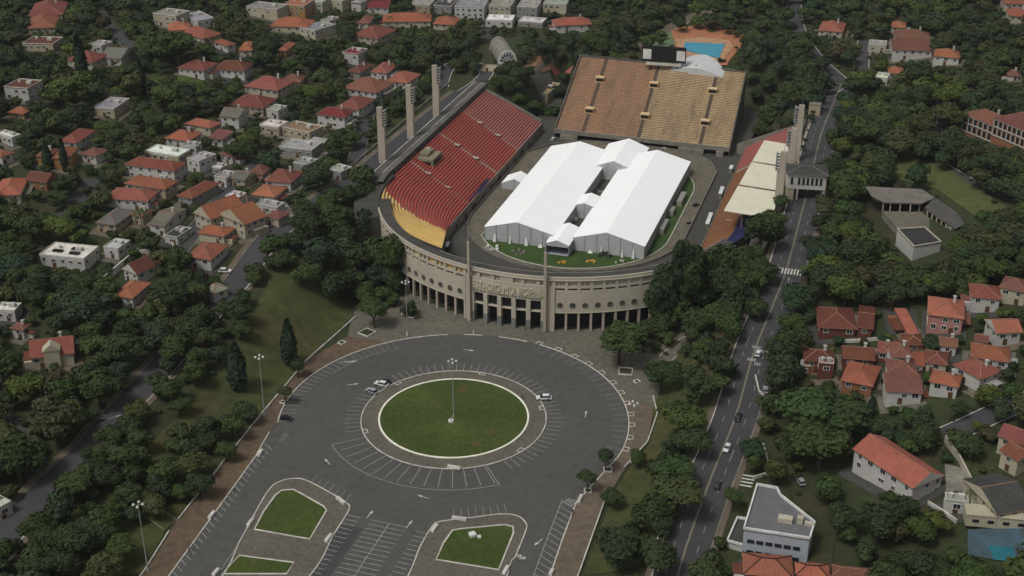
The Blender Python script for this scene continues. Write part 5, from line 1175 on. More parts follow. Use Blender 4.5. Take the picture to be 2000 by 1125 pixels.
# swimming pool garden at the lower right edge
patch('blue_terrace', [(1890, 1035), (2010, 1030), (2010, 1105), (1890, 1085)], mat('blue_tiles', (.05, .10, .135), (.04, .055, .06), .25), .2)
patch('pool_water', [(1930, 1068), (1978, 1070), (1985, 1100), (1940, 1095)], mat('dark_pool', (.02, .13, .16), (.015, .09, .12), .3, .15), .35)  # garden pool in a darker, duller blue than the pool behind the end stand
p = atg(1950, 1070); KEEP.append((p.x, p.y, 12, 0, 0, 0))
p = atg(1945, 1022); k = MB(); k.box((0, 0, 0), (17, 5, 3.6)); t = thing('terrace_block', 'long cream terrace block with low windows above the blue pool garden', 'terrace', (p.x, p.y, p.z), R_(8)); obj('wall', k, WALL['cream'], t)
for i in range(4): k = MB(); k.box((-6 + i * 4, -2.55, 1.4), (1.7, .12, 1)); obj('window', k, M_glass, t)
k = MB(); k.box((0, 0, 3.6), (17.4, 5.4, .3)); obj('deck', k, WALL['cream'], t); KEEP.append((p.x, p.y, 9, 0, 0, 0)); HBOX.append((1900, 1000, 2000, 1050, 400))

# boundary walls of gardens
for pts, lb, m, hh in (([(175, 578), (262, 505), (300, 498)], 'long white garden wall climbing to the dark red pitched roof', M_wh, 3.0), ([(262, 495), (330, 518), (405, 540)], 'garden wall with red stretches right of the dark red pitched roof', mat('red_garden_wall', (.20, .03, .03), (.13, .12, .10), .12), 1.8),
    ([(1845, 862), (1872, 900), (1895, 945), (1897, 1000)], 'straight pale wall between the very large house and the dark grey roof', M_conc, 2.2), ([(1632, 670), (1722, 664)], 'thin white wall above the brick house', M_kerb, 1.2),
    ([(1490, 870), (1500, 905), (1505, 925), (1470, 935)], 'thin winding pale railing near the zebra crossing at the office', M_kerb, .9), ([(1475, 735), (1482, 765), (1498, 782)], 'pale wall of the small gore right of the avenue', M_kerb, .8),
    ([(1812, 985), (1845, 1005), (1868, 1022)], 'broken pale wall at the foot of the very large house', M_kerb, 1.2), ([(1660, 75), (1690, 55)], 'pale lane wall near the bright orange hipped roof', M_kerb, .8),
    ([(1838, 200), (1870, 178), (1898, 172)], 'pale retaining wall beside the hospital lane', M_kerb, 1.5), ([(1600, 495), (1640, 530), (1720, 560), (1760, 575)], 'thin pale wall running through the right wood', M_kerb, 1.0),
    ([(290, 440), (330, 470), (345, 490)], 'yellowish yard wall below the palm', M_kerb, 1.2), ([(1300, 995), (1283, 1058)], 'pale stone edging by the avenue near the bottom', M_kerb, .6)):
    thing_strip('garden_wall', lb, 'wall', [g2(*q) for q in pts], .4, hh, m, smooth=False)

# ------------------------------------------------------------------ trees
def crown_arrays(seed, n, leaf, nb=9, spread=.52, core=True, shape=(1, 1, .78)):
    g = np.random.default_rng(seed)
    C = g.normal(size=(nb, 3)); C /= np.linalg.norm(C, axis=1)[:, None]; C *= g.uniform(.25, .66, (nb, 1)); C[:, 2] = C[:, 2] * .8 + .05; C[0] = (0, 0, .1)
    Rr = g.uniform(.30, spread, nb); Rr[0] = .62
    idx = g.choice(nb, n, p=Rr ** 2 / (Rr ** 2).sum()); d = g.normal(size=(n, 3)); d /= np.linalg.norm(d, axis=1)[:, None]; d[:, 2] = np.where(d[:, 2] < -.35, -d[:, 2], d[:, 2])
    P = C[idx] + d * Rr[idx][:, None] * g.uniform(.80, 1.08, (n, 1))
    inside = (np.linalg.norm(P[:, None] - C[None], axis=2) < Rr[None] * .78).any(1); P, d = P[~inside], d[~inside]
    m = len(P); nr = d + g.normal(size=(m, 3)) * .34; nr /= np.linalg.norm(nr, axis=1)[:, None]
    a = np.cross(nr, g.normal(size=(m, 3))); a /= np.linalg.norm(a, axis=1)[:, None]; b = np.cross(nr, a)
    s = leaf * g.uniform(.6, 1.35, (m, 1)) / 2; e = g.uniform(.6, 1.0, (m, 1))
    V = np.stack([P - a * s - b * s * e, P + a * s - b * s * e, P + a * s * .9 + b * s * e, P - a * s * .8 + b * s * e], 1).reshape(-1, 3)
    F = (np.arange(m)[:, None] * 4 + np.arange(4)).tolist()
    if core:
        import bmesh
        bm = bmesh.new(); bmesh.ops.create_icosphere(bm, subdivisions=1, radius=1); iv = np.array([v.co[:] for v in bm.verts]); it = [[v.index for v in f.verts] for f in bm.faces]; bm.free()
        for c, r in zip(C, Rr):
            o = len(V); V = np.vstack([V, c + iv * r * .80 * g.uniform(.9, 1.1, (len(iv), 1))]); F += [[i + o for i in f] for f in it]
    return V * np.array(shape), F
def crown_mesh(seed, n=900, leaf=.15, **kw):
    V, F = crown_arrays(seed, n, leaf, **kw); me = bpy.data.meshes.new('crown'); me.from_pydata(V.tolist(), [], F); me.materials.append(M_leaf); return me
CROWNS = [crown_mesh(100 + i, 1500, .115, nb=8 + i % 5, spread=.46 + .03 * (i % 4)) for i in range(10)]
def trunk_mesh(seed):
    g = random.Random(seed); k = MB(); k.tube((0, 0, -1.2), (.02, 0, -.45), .075, .05, 7)
    for i in range(3):
        a = i * 2.1 + g.random(); k.tube((.02, 0, -.5), (.35 * math.cos(a), .35 * math.sin(a), .05), .04, .018, 5)
    return k.mesh('trunk', M_trunk)
TRUNKS = [trunk_mesh(i) for i in range(3)]
TINTS = dict(dark=(.029, .046, .013), mid=(.036, .059, .013), blue=(.025, .044, .018), olive=(.048, .058, .016), lime=(.056, .082, .014), brown=(.043, .044, .017), deep=(.021, .034, .012))
def tree(x, y, zg, r, tint, label, group=None, name='broadleaf_tree', lift=1.12, jit=.12, seed=None, cat='tree', sz=1.0):
    s_ = seed if seed is not None else random.randrange(1000)
    t = thing(name, label, cat, (x, y, zg), random.Random(s_).uniform(0, 6.28), group)
    c = bpy.data.objects.new('crown', CROWNS[s_ % 10]); col.objects.link(c); c.parent = t; c.location = (0, 0, r * lift); c.scale = (r, r, r * sz)
    j = random.Random(s_ + 5); q = 1 + j.uniform(-jit, jit); c.color = (tint[0] * q * j.uniform(.88, 1.12), tint[1] * q, tint[2] * q * j.uniform(.8, 1.2), 1)
    u = bpy.data.objects.new('trunk', TRUNKS[s_ % 3]); col.objects.link(u); u.parent = t; u.location = (0, 0, r * lift); u.scale = (r, r, r * lift * .95)
    return t
TP = []
BANK = ((478, 800, 5.2), (452, 832, 5.6), (405, 862, 5.4), (372, 905, 6.5), (318, 925, 6.2), (250, 962, 6.5), (440, 880, 4.6), (388, 945, 5.2), (300, 985, 5.5), (205, 1010, 6.5), (150, 1060, 6.8), (235, 1070, 6), (110, 1100, 7), (200, 1110, 6.5), (345, 960, 4.2), (330, 760, 6.2), (380, 725, 6), (425, 690, 5.5), (270, 800, 5.4), (470, 640, 5.2), (350, 790, 4.6))
# trees placed by hand: centre of the crown in the picture, radius in metres, tint, label, lift
for (x, y, r, tn, lb, lift, sz) in ((730, 606, 6.6, 'mid', 'broad tree standing in the large square planter on the forecourt', 1.15, .85), (1210, 663, 10.4, 'mid', 'wide dark tree on the right forecourt in front of the colonnade', 1.0, .72),
    (580, 714, 3.8, 'dark', 'small round tree right below the pointed cypress', 1.3, 1), (556, 764, 3.2, 'olive', 'little round tree by the left kerb below the cypress', 1.5, .9), (1183, 889, 3.6, 'dark', 'upper of two small round trees by the right kerb', 1.6, .8), (1148, 934, 3.5, 'dark', 'lower of two small round trees by the right kerb', 1.6, .8),
    (1196, 970, 4.0, 'dark', 'small dense tree at the edge of the slope below the two kerb trees', 1.0, .9), (1247, 893, 3.9, 'mid', 'loose green tree where the right paving narrows', 1.0, .9), (1292, 728, 7.5, 'dark', 'dark tree at the back of the right paving', 1.0, .9),
    (1335, 815, 8.2, 'mid', 'fresh green double-crowned tree on the right slope', 1.0, .8), (1352, 858, 6.8, 'dark', 'dark round tree by the avenue above the pale stones', 1.0, .8), (1325, 915, 7.4, 'mid', 'wide flat green tree beside the avenue', 1.0, .7), (1325, 960, 8.4, 'olive', 'big spreading olive green tree over the avenue kerb', 1.05, .75),
    (1474, 902, 4.2, 'mid', 'small green tree inside the railing by the avenue', 1.0, .8), (1432, 968, 3.4, 'mid', 'thin street tree leaning over the avenue before the office', 1.6, .9), (1210, 1068, 9.0, 'deep', 'large dark tree low on the right slope', .9, .8), (1290, 1085, 7.5, 'dark', 'dark tree at the bottom by the avenue', .9, .8),
    (1550, 630, 6.5, 'mid', 'mid green tree between the avenue and the big dark red roof', .9, .9), (1570, 795, 13.5, 'mid', 'big spreading tree at the foot of the red roof cluster', .8, .6), (1648, 815, 10.5, 'dark', 'large dark tree below the brick house', .8, .7), (1605, 868, 11, 'mid', 'broad green crown left of the very large white house', .8, .8),
    (120, 178, 12.5, 'lime', 'big bright green tree right of the tall white block', .9, .75), (625, 178, 7.2, 'lime', 'rounded light green tree between the villas', .9, .95), (610, 112, 12, 'blue', 'very large dark round tree below the pale flat roof', .9, .9), (345, 88, 14.5, 'mid', 'huge dark green tree below the small orange roof', .9, .7), (515, 115, 9, 'dark', 'dark tree left of the small orange tower house', .9, .9),
    (620, 345, 8.0, 'blue', 'dense dark tree right of the pair of red roofs', .9, 1), (470, 290, 7.5, 'dark', 'dark tree above the residential street', .9, .9), (60, 440, 8, 'dark', 'dark tree under the broad orange roof', .9, .9), (120, 440, 8.5, 'lime', 'bright green tree left of the solar panel house', .9, .7), (690, 268, 5.5, 'mid', 'green tree at the corner of the white villa', .9, .9),
    (465, 285, 5, 'dark', 'smaller dark tree by the upper lane', .9, .9), (1000, 165, 8.5, 'blue', 'dark tree behind the far corner of the left stand', 1.0, .9), (1085, 178, 5.5, 'blue', 'dark round tree left of the end stand', 1.0, 1), (1500, 225, 8.5, 'mid', 'green tree right of the end stand', .9, .8),
    (1040, 205, 5.5, 'mid', 'green tree on the bank between left stand and end stand', .8, .8), (1480, 255, 5, 'dark', 'low dark tree behind the faded red seats', .8, .8), (270, 860, 6, 'mid', 'mid green tree on the lower left bank by the street', .8, .9), (172, 885, 3.6, 'blue', 'grey-green street tree at the left junction', 1.3, .9), (122, 945, 3.4, 'deep', 'narrow dark street tree in the left junction', 1.4, 1.2),
    (1930, 770, 6, 'lime', 'light green tree in front of the large orange-red roof', .8, .7), (375, 350, 3.6, 'olive', 'small bright tree beside the long narrow red-roofed house', 1, .8), (1780, 815, 5, 'mid', 'green tree at the foot of the white front house', .8, .8)):
    g = atg(x, y, dz=r * lift); zg = T(g.x, g.y) ; TP.append((g.x, g.y, r)); tree(g.x, g.y, max(zg, .1) - .1, r, TINTS[tn], lb, None, lift=lift, sz=sz)
for n__, (x, y, r) in enumerate(((1478, 118, 6.5), (1500, 160, 7), (1525, 130, 7), (1545, 178, 6.5), (1478, 185, 5.5), (1515, 205, 7), (1535, 240, 5.5), (1470, 150, 5), (1555, 110, 7), (1490, 250, 5.5), (1500, 90, 8), (1465, 75, 6), (975, 160, 6), (1015, 190, 5.5), (1060, 95, 6.5), (1095, 110, 5), (1110, 80, 7), (1180, 90, 7.5), (1225, 75, 6.5), (1150, 75, 7), (1020, 215, 4.5), (1100, 150, 4), (1010, 145, 6))):
    g = atg(x, y, dz=r * .95); TP.append((g.x, g.y, r)); tree(g.x, g.y, max(T(g.x, g.y), .1) - .1, r, TINTS[('dark', 'mid', 'blue', 'mid')[n__ % 4]], 'leafy tree standing close round the sides and back of the stepped end stand', 'trees round the end stand', lift=.95, sz=.9)
for zi, L_ in ((0, ((600, 438, 8), (652, 425, 8.5), (705, 436, 8.5), (742, 478, 8), (618, 488, 9.5), (682, 498, 9.5), (738, 535, 8), (596, 535, 6.5), (655, 555, 8.5), (712, 572, 6.5), (575, 470, 6.5), (768, 528, 5), (640, 395, 6), (745, 575, 5.5), (552, 505, 6), (764, 468, 6.5), (772, 556, 5.5), (725, 505, 8), (668, 462, 8.5))),
    (1, ((1300, 532, 8), (1350, 508, 9), (1402, 498, 9), (1452, 508, 8), (1492, 530, 6.5), (1318, 588, 8.5), (1378, 568, 9), (1440, 575, 8.5), (1292, 632, 6.5), (1360, 628, 8), (1280, 572, 5.5), (1425, 636, 6.5), (1475, 600, 6), (1265, 640, 5.5), (1480, 480, 4.5), (1335, 480, 6)))):
    for (x, y, r) in L_:
        z = 0.0
        while z < 60:       # the lowest place for this crown that stands outside the bowl
            p = atz(x, y, z); dd = math.hypot(p.x - UC, p.y - VC); out = dd > 79.5 + r * .62 if p.y < VC else abs(p.x - UC) > 80
            if out and z >= T(p.x, p.y) + r * .8: break
            z += .5
        zg = T(p.x, p.y); q = max(1.0, min(2.1, (z + .78 * r - zg) / (2.0 * .78 * r))); cz = z + .78 * r - .78 * r * q; tn = random.choice(('dark', 'deep', 'blue', 'dark', 'mid'))
        TP.append((p.x, p.y, r)); tree(p.x, p.y, max(zg, .1) - .1, r, TINTS[tn], ('large dark tree in the wood between the left bank and the curved front', 'large dark tree in the wood hiding the right end of the curved front')[zi], ('dark trees left of the stadium', 'dark trees right of the stadium')[zi], lift=max(.6, (cz - zg) / r), sz=q)
for n__, (x, y, r) in enumerate(BANK):
    g = atg(x, y, dz=r * .95)
    TP.append((g.x, g.y, r)); tree(g.x, g.y, T(g.x, g.y) - .1, r, TINTS[('dark', 'mid', 'deep', 'olive', 'mid')[n__ % 5]], 'green tree on the left bank below the left street', 'trees on the left bank', lift=.95, sz=(.8, 1.0, .7)[n__ % 3])
# cypresses: tapering columns of leaves
def cone_mesh(seed, fat=.34):
    g = np.random.default_rng(seed); n = 1000; h = g.uniform(0, 1, n) ** .8; a = g.uniform(0, 6.283, n); rr = fat * np.sin(np.pi * np.clip(h * .78 + .16, 0, 1)) * (1 - h * .35) * g.uniform(.82, 1.08, n) * (1 + .12 * np.sin(a * 3 + h * 9))
    P = np.stack([rr * np.cos(a), rr * np.sin(a), h], 1); nr = np.stack([np.cos(a), np.sin(a), .4 + 0 * a], 1) + g.normal(size=(n, 3)) * .35; nr /= np.linalg.norm(nr, axis=1)[:, None]
    u = np.cross(nr, g.normal(size=(n, 3))); u /= np.linalg.norm(u, axis=1)[:, None]; b = np.cross(nr, u); s = .035 * g.uniform(.6, 1.4, (n, 1))
    V = np.stack([P - u * s - b * s, P + u * s - b * s, P + u * s + b * s * 1.3, P - u * s + b * s * 1.3], 1).reshape(-1, 3).tolist(); F = (np.arange(n)[:, None] * 4 + np.arange(4)).tolist()
    k = MB(); k.tube((0, 0, .02), (0, 0, .5), fat * .8, fat * .75, 10); k.tube((0, 0, .5), (0, 0, .95), fat * .75, .03, 10); o = len(V); V += k.v; F += [[i + o for i in f] for f in k.f]
    me = bpy.data.meshes.new('crown'); me.from_pydata(V, [], F); me.materials.append(M_leaf); return me
CM = [cone_mesh(1, .17), cone_mesh(2, .20), cone_mesh(3, .10)]
for (x, y, h, i, lb) in ((567, 712, 17, 0, 'pointed dark cypress on the left grass bank'), (466, 760, 17, 1, 'broad blunt dark cypress left of the lamp mast on the grass bank'), (165, 172, 26, 2, 'very tall thin cypress before the red roof at upper left'), (280, 185, 17, 2, 'thin cypress beside the upper lawn'), (128, 335, 14, 2, 'thin cypress between the two ochre houses'), (95, 330, 11, 1, 'stout cypress left of the ochre house'), (1700, 815, 7, 1, 'small cypress below the white front house')):
    g = atg(x, y); t = thing('cypress_tree', lb, 'tree', (g.x, g.y, g.z - .1)); c = obj('crown', CM[i], None, t, loc=(0, 0, .8)); c.scale = (h, h, h); c.color = (.016, .030, .014, 1); k = MB(); k.tube((0, 0, 0), (0, 0, 1.6), .3, .25, 7); obj('trunk', k, M_trunk, t); TP.append((g.x, g.y, 3))
def palm(x, y, h, lb, tint=(.05, .08, .02), r=3.0):
    g = atg(x, y); t = thing('palm_tree', lb, 'palm', (g.x, g.y, g.z - .1)); k = MB(); k.tube((0, 0, 0), (.2, 0, h), .22, .15, 7); obj('trunk', k, M_trunk, t); k = MB()
    for i in range(15):
        a = i * 2.4; el = .5 - .09 * (i % 5); pr = None
        for j in range(6):
            f = j / 5; p = Vector((r * f * math.cos(a), r * f * math.sin(a), h + r * (el * f * 1.3 - .95 * f * f))); w_ = .42 * (1 - f * .75); s_ = Vector((-math.sin(a), math.cos(a), 0)) * w_
            if pr: k.quad(pr[0] - pr[1], pr[0] + pr[1] + Vector((0, 0, .0)), p + s_, p - s_)
            pr = (p, s_)
    c = obj('crown', k, M_leaf, t); c.color = (*tint, 1); TP.append((g.x, g.y, 2))
palm(278, 452, 9, 'tall bushy palm before the white house with red hip roof', (.03, .07, .015), 4.6); palm(762, 62, 9, 'palm beside the big red hipped roof near the top'); palm(622, 535, 6, 'pale spiky palm among the dark trees over the left bank', (.14, .16, .05), 2.8); palm(1565, 560, 8, 'slender palm on the right side of the avenue'); palm(1900, 985, 5, 'small palm by the low white annex'); palm(212, 402, 6, 'small palm left of the weathered grey roof')
def inpoly(x, y, P):
    c = False; n = len(P); j = n - 1
    for i in range(n):
        if (P[i][1] > y) != (P[j][1] > y) and x < (P[j][0] - P[i][0]) * (y - P[i][1]) / (P[j][1] - P[i][1]) + P[i][0]: c = not c
        j = i
    return c
CLEAR = [[g2(*q) for q in P] for P in (
    [(515, 540), (600, 560), (700, 612), (602, 705), (545, 775), (508, 832), (490, 835), (440, 800), (350, 850), (285, 880), (262, 850), (330, 800), (430, 725), (500, 620)],
    [(1262, 800), (1290, 770), (1300, 850), (1262, 940), (1262, 1010), (1215, 1045), (1160, 1122), (1130, 1122), (1185, 985), (1225, 925), (1262, 870)],
    [(1700, 345), (1760, 315), (1850, 340), (1960, 410), (2000, 440), (1990, 470), (1900, 415), (1830, 380)], [(285, 152), (375, 150), (430, 163), (400, 178), (295, 172)],
    [(1830, 155), (1880, 150), (1895, 160), (1865, 180), (1842, 195)], [(1060, 120), (1130, 120), (1120, 160), (1040, 200), (1030, 130)], [(360, 478), (440, 478), (470, 420), (560, 440), (500, 520), (430, 560)], [(1715, 400), (1830, 392), (1875, 450), (1845, 530), (1785, 530), (1735, 430)])]
def blocked(u, v, r):
    if -66 < u < 72 and v < 62: return True
    dd = math.hypot(u - UC, v - VC)
    if v < VC and dd < (82 if abs(u) > 48 else 90): return True
    if VC <= v < 292 and -96 < u < 86: return True
    if 150 < v < 300 and -109 < u < -90: return True
    if 255 < v < 352 and -50 < u < 60: return True
    if v >= 300 and v < 345 and -48 < u < 52: return True
    if any(inpoly(u, v, P) for P in CLEAR): return True
    for ri_, (P, hw) in enumerate(ROADS):
        if ri_ == 1 and -18 < v < 40: hw = -2.0
        lim = hw + r * .18 - .3
        for q in P[::2]:
            if abs(q.x - u) < lim and abs(q.y - v) < lim and math.hypot(q.x - u, q.y - v) < lim: return True
    for (x, y, rad, W, D, rz) in KEEP:
        if abs(x - u) > rad + r + 4 or abs(y - v) > rad + r + 4: continue
        if W:
            dx, dy = u - x, v - y; a = dx * math.cos(rz) + dy * math.sin(rz); b = -dx * math.sin(rz) + dy * math.cos(rz)
            if abs(a) < W / 2 + r * .5 and abs(b) < D / 2 + r * .5: return True
        elif math.hypot(x - u, y - v) < rad + r * .5: return True
    for (x, y, rr) in TP:
        if math.hypot(x - u, y - v) < (rr + r) * .5: return True
    zg = T(u, v); X, Y, dep = px((u, v, zg + r)); R2 = r * FP / dep
    for (x0, y0, x1, y1, hd) in HBOX:
        if dep < hd + 3 and x0 - R2 * .25 < X < x1 + R2 * .25 and Y + R2 > y0 and Y - R2 * .9 < y1 - .30 * (y1 - y0): return True
    return False
ZONES = [   # picture-independent areas of the land: (test, label, group)
    (lambda u, v: -100 < u < -50 and 55 < v < 170, 'large dark tree in the wood between the left bank and the curved front', 'dark trees left of the stadium'),
    (lambda u, v: 40 < u < 86 and 55 < v < 175, 'large dark tree in the wood hiding the right end of the curved front', 'dark trees right of the stadium'),
    (lambda u, v: 60 < u < 88 and v <= 55, 'green tree on the grass slope between the paving and the avenue', 'trees on the right slope'),
    (lambda u, v: -102 < u < -50 and v <= 55, 'green tree on the left bank below the left street', 'trees on the left bank'),
    (lambda u, v: u <= -102 and v <= 40, 'leafy tree in the lower left wood beyond the left street', 'trees of the lower left wood'),
    (lambda u, v: u <= -102 and 40 < v < 230, 'garden tree among the villas left of the stadium', 'garden trees on the left hillside'),
    (lambda u, v: u > 86 and v < 90, 'garden tree among the red roofs right of the avenue', 'garden trees right of the avenue'),
    (lambda u, v: u > 86 and 90 <= v < 260, 'dark tree in the wood between the avenue and the pavilion', 'trees of the right wood'),
    (lambda u, v: u > 86, 'far tree in the wood beyond the pavilion on the right hill', 'trees of the far right wood'),
    (lambda u, v: True, 'far tree in the gardens behind the stadium', 'trees behind the stadium')]
cand = []; rr_ = random.Random(11)
sp = 6.9; v = -135.0
while v < 900:
    s1 = sp if v < 330 else sp * 1.15; u = -760.0
    while u < 330:
        uu, vv = u + rr_.uniform(-.42, .42) * s1, v + rr_.uniform(-.42, .42) * s1; r = rr_.choice((2.9, 3.8, 4.6, 5.2, 6.0, 7.4)) * rr_.uniform(.9, 1.12)
        wood = (uu > 60 and 60 < vv < 420) or (-102 < uu < -55 and 50 < vv < 170) or (uu < -102 and vv < 30) or vv > 480
        if wood: r *= 1.22
        rot = rr_.random(); tn = rr_.choice(('dark', 'dark', 'mid', 'mid', 'blue', 'blue', 'mid', 'dark', 'olive', 'deep', 'lime', 'brown') if not (-102 < uu < -55 or 40 < uu < 86) else ('dark', 'deep', 'blue', 'dark', 'mid'))
        z = T(uu, vv); X, Y, dep = px((uu, vv, z + r))
        if -160 < X < 2160 and -130 < Y < 1260 and rot < (.97 if wood else .9): cand.append([uu, vv, z, r, tn, X, Y, dep])
        u += s1
    v += s1
sel = []
for c in cand:
    for k_, f in enumerate((1.0, .72, .5, .33)):
        r = c[3] * f
        if r > 1.3 and any(abs(q[0] - c[0]) < 4 and abs(q[1] - c[1]) < 4 and math.hypot(q[0] - c[0], q[1] - c[1]) < (q[3] + r) * .33 for q in sel[-260:]): continue
        if r > 1.3 and not blocked(c[0], c[1], r):
            c[3] = r; sel.append(c); break
vis = sorted([c for c in sel if -20 < c[5] < 2020 and -10 < c[6] < 1140], key=lambda c: -c[3] / c[7])
big = vis[:165]; ids = {id(c) for c in big}
for c in big:
    zn = next(z_ for z_ in ZONES if z_[0](c[0], c[1]))
    tree(c[0], c[1], c[2] - .1, c[3], TINTS[c[4]], zn[1], zn[2], lift=rr_.uniform(.85, 1.1), seed=rr_.randrange(1000), sz=rr_.uniform(.72, 1.15))
LOW = [crown_arrays(300 + i, 480, .19, nb=7 + i % 3) for i in range(6)]; LOWF = []
for V, F in LOW:
    q = [f for f in F if len(f) == 4]; t3 = [f for f in F if len(f) == 3]; LOWF.append((V, np.array(q), np.array(t3)))
def mass(name, items, label, cat, var):
    VV, Q, T3, TT = [], [], [], []; o = 0
    for (x, y, z, r, tint, lift, sz) in items:
        V, q, t3 = var[rr_.randrange(len(var))]; a = rr_.uniform(0, 6.28); c, s = math.cos(a), math.sin(a); W = np.empty_like(V)
        W[:, 0] = (V[:, 0] * c - V[:, 1] * s) * r + x; W[:, 1] = (V[:, 0] * s + V[:, 1] * c) * r + y; W[:, 2] = V[:, 2] * r * sz + z + r * lift
        VV.append(W); Q.append(q + o); T3.append(t3 + o); o += len(V); j = rr_.uniform(.82, 1.18); TT.append(np.tile(np.array([tint[0] * j * rr_.uniform(.9, 1.15), tint[1] * j, tint[2] * j, 1.0]), (len(V), 1)))
    VV, Q, T3, TT = np.vstack(VV), np.vstack(Q), np.vstack(T3), np.vstack(TT); me = bpy.data.meshes.new(name); nq, nt3 = len(Q), len(T3)
    me.vertices.add(len(VV)); me.vertices.foreach_set('co', VV.ravel()); me.loops.add(nq * 4 + nt3 * 3); me.loops.foreach_set('vertex_index', np.concatenate([Q.ravel(), T3.ravel()]))
    me.polygons.add(nq + nt3); me.polygons.foreach_set('loop_start', np.concatenate([np.arange(nq) * 4, nq * 4 + np.arange(nt3) * 3])); me.polygons.foreach_set('loop_total', np.concatenate([np.full(nq, 4), np.full(nt3, 3)]))
    at = me.attributes.new('tint', 'FLOAT_COLOR', 'POINT'); at.data.foreach_set('color', TT.ravel()); me.update(calc_edges=True); me.materials.append(M_wleaf)
    o_ = bpy.data.objects.new(name, me); col.objects.link(o_); return tag(o_, label, cat, None, 'stuff')
rest = [(c[0], c[1], c[2], c[3], TINTS[c[4]], rr_.uniform(.72, .95), rr_.uniform(.75, 1.2)) for c in sel if id(c) not in ids]
mass('woodland', rest, 'massed green woodland covering the hills and gardens around the stadium', 'woodland', LOWF)
BUSH = [(V, np.array([f for f in F if len(f) == 4]), np.array([f for f in F if len(f) == 3])) for V, F in [crown_arrays(500 + i, 110, .36, nb=4) for i in range(4)]]
bs = []
for i in range(9000):
    u, v = rr_.uniform(-560, 300), rr_.uniform(-130, 640); z = T(u, v); X, Y, dep = px((u, v, z))
    if not (-30 < X < 2030 and -20 < Y < 1180): continue
    r = rr_.uniform(.8, 2.1)
    if blocked(u, v, r) : continue
    bs.append((u, v, z, r, TINTS[rr_.choice(('dark', 'mid', 'olive', 'brown', 'deep', 'lime'))], .35, .8))
mass('undergrowth', bs, 'low shrubs and ground cover between the trees and gardens', 'shrubs', BUSH)

# ------------------------------------------------------------------ cars
def car_parts(paint):
    k = MB(); P = [(-2.15, .35), (-2.2, .75), (-1.5, .88), (1.0, .92), (2.05, .78), (2.2, .42)]
    for y0, y1 in ((-.86, .86),):
        n = len(P); L = [(x, y0, z) for x, z in P] + [(x, y1, z) for x, z in P]; k.add(L, [(i, i + 1, n + i + 1, n + i) for i in range(n - 1)] + [(n - 1, 0, n, 2 * n - 1), tuple(range(n - 1, -1, -1)), tuple(range(n, 2 * n))])
    k.f = [f[::-1] if len(f) == 4 and i < n - 1 else f for i, f in enumerate(k.f)]
    k.add([(-1.5, -.68, 1.42), (.35, -.68, 1.42), (.35, .68, 1.42), (-1.5, .68, 1.42), (-1.5, -.68, 1.48), (.35, -.68, 1.48), (.35, .68, 1.48), (-1.5, .68, 1.48)], [(0, 3, 2, 1), (4, 5, 6, 7), (0, 1, 5, 4), (1, 2, 6, 5), (2, 3, 7, 6), (3, 0, 4, 7)])
    g = MB(); g.add([(-1.95, -.8, .88), (1.1, -.8, .9), (1.1, .8, .9), (-1.95, .8, .88), (-1.5, -.66, 1.42), (.35, -.66, 1.42), (.35, .66, 1.42), (-1.5, .66, 1.42)], [(0, 1, 5, 4), (1, 2, 6, 5), (2, 3, 7, 6), (3, 0, 4, 7)])
    return k.mesh('body', paint), g.mesh('windows', M_glass)
wk = MB(); wk.tube((0, -.1, 0), (0, .1, 0), .32, .32, 12); WHEEL = wk.mesh('wheel', mat('tyre', (.02, .02, .02), (.012, .012, .012), .8)); hk = MB(); hk.box((0, 0, 0), (.1, .32, .16)); HEADL = hk.mesh('headlight', M_wh)
PAINT = {k: mat('car_' + k, c, tuple(x * .85 for x in c), .5, .3, grain=.03) for k, c in dict(white=(.62, .62, .62), silver=(.30, .31, .32), black=(.016, .016, .018), dark=(.035, .036, .045)).items()}
CP = {}
def car(x, y, rz, paint, label, name='parked_car', cat='car', s=1.0, z=None):
    p = atg(x, y) if z is None else atz(x, y, z)
    t = thing(name, label, cat, (p.x, p.y, max(p.z + .06, .03)), R_(rz))
    if paint not in CP: CP[paint] = car_parts(PAINT[paint])
    obj('body', CP[paint][0], None, t); obj('windows', CP[paint][1], None, t)
    for a, b in ((-1.35, -.8), (-1.35, .8), (1.35, -.8), (1.35, .8)): obj('wheel', WHEEL, None, t, loc=(a, b, .32))
    for b in (-.6, .6): obj('headlight', HEADL, None, t, loc=(2.12, b, .62))
    t.scale = (s,) * 3
car(745, 753, 172, 'white', 'white-roofed car parked at the upper left of the round island', s=1.15); car(726, 767, 158, 'silver', 'silver car parked left of the white-roofed one at the round island', s=1.1)
car(1062, 780, 200, 'white', 'white car parked at the right of the round island', s=1.2); car(560, 820, 5, 'black', 'black car parked on the left arc of bays'); car(752, 748, 170, 'black', 'black car tucked behind the white-roofed car at the island')
car(1481, 693, 85, 'white', 'white car driving by the road words on the avenue', 'car'); car(1441, 818, 262, 'black', 'black car driving down the middle of the avenue', 'car'); car(1420, 878, 262, 'white', 'white car lower on the avenue near the centre line', 'car')
car(1401, 950, 88, 'dark', 'dark car in the avenue beside the leaning street tree', 'car'); car(1495, 764, 95, 'silver', 'silver car pulling out by the small gore', 'car'); car(440, 532, 12, 'white', 'white van parked at the white corner house', 'van', 'van', 1.15); car(1975, 799, 30, 'white', 'white car parked on the right street')
car(1359, 402, 60, 'black', 'dark buggy parked on the right side of the track', 'buggy', 'buggy', .8, 3.6); car(1345, 437, 60, 'dark', 'small dark cart on the track nearer the tents corner', 'cart', 'cart', .6, 3.6); car(1081, 273, 80, 'white', 'white van parked between left stand and end stand', 'van', 'van', .9, 3.5)
car(1563, 943, 120, 'silver', 'pale car parked under trees above the office', s=1.0); car(1300, 292, 10, 'white', 'white van parked before the end stand', 'van', 'van', .8, 3.5)

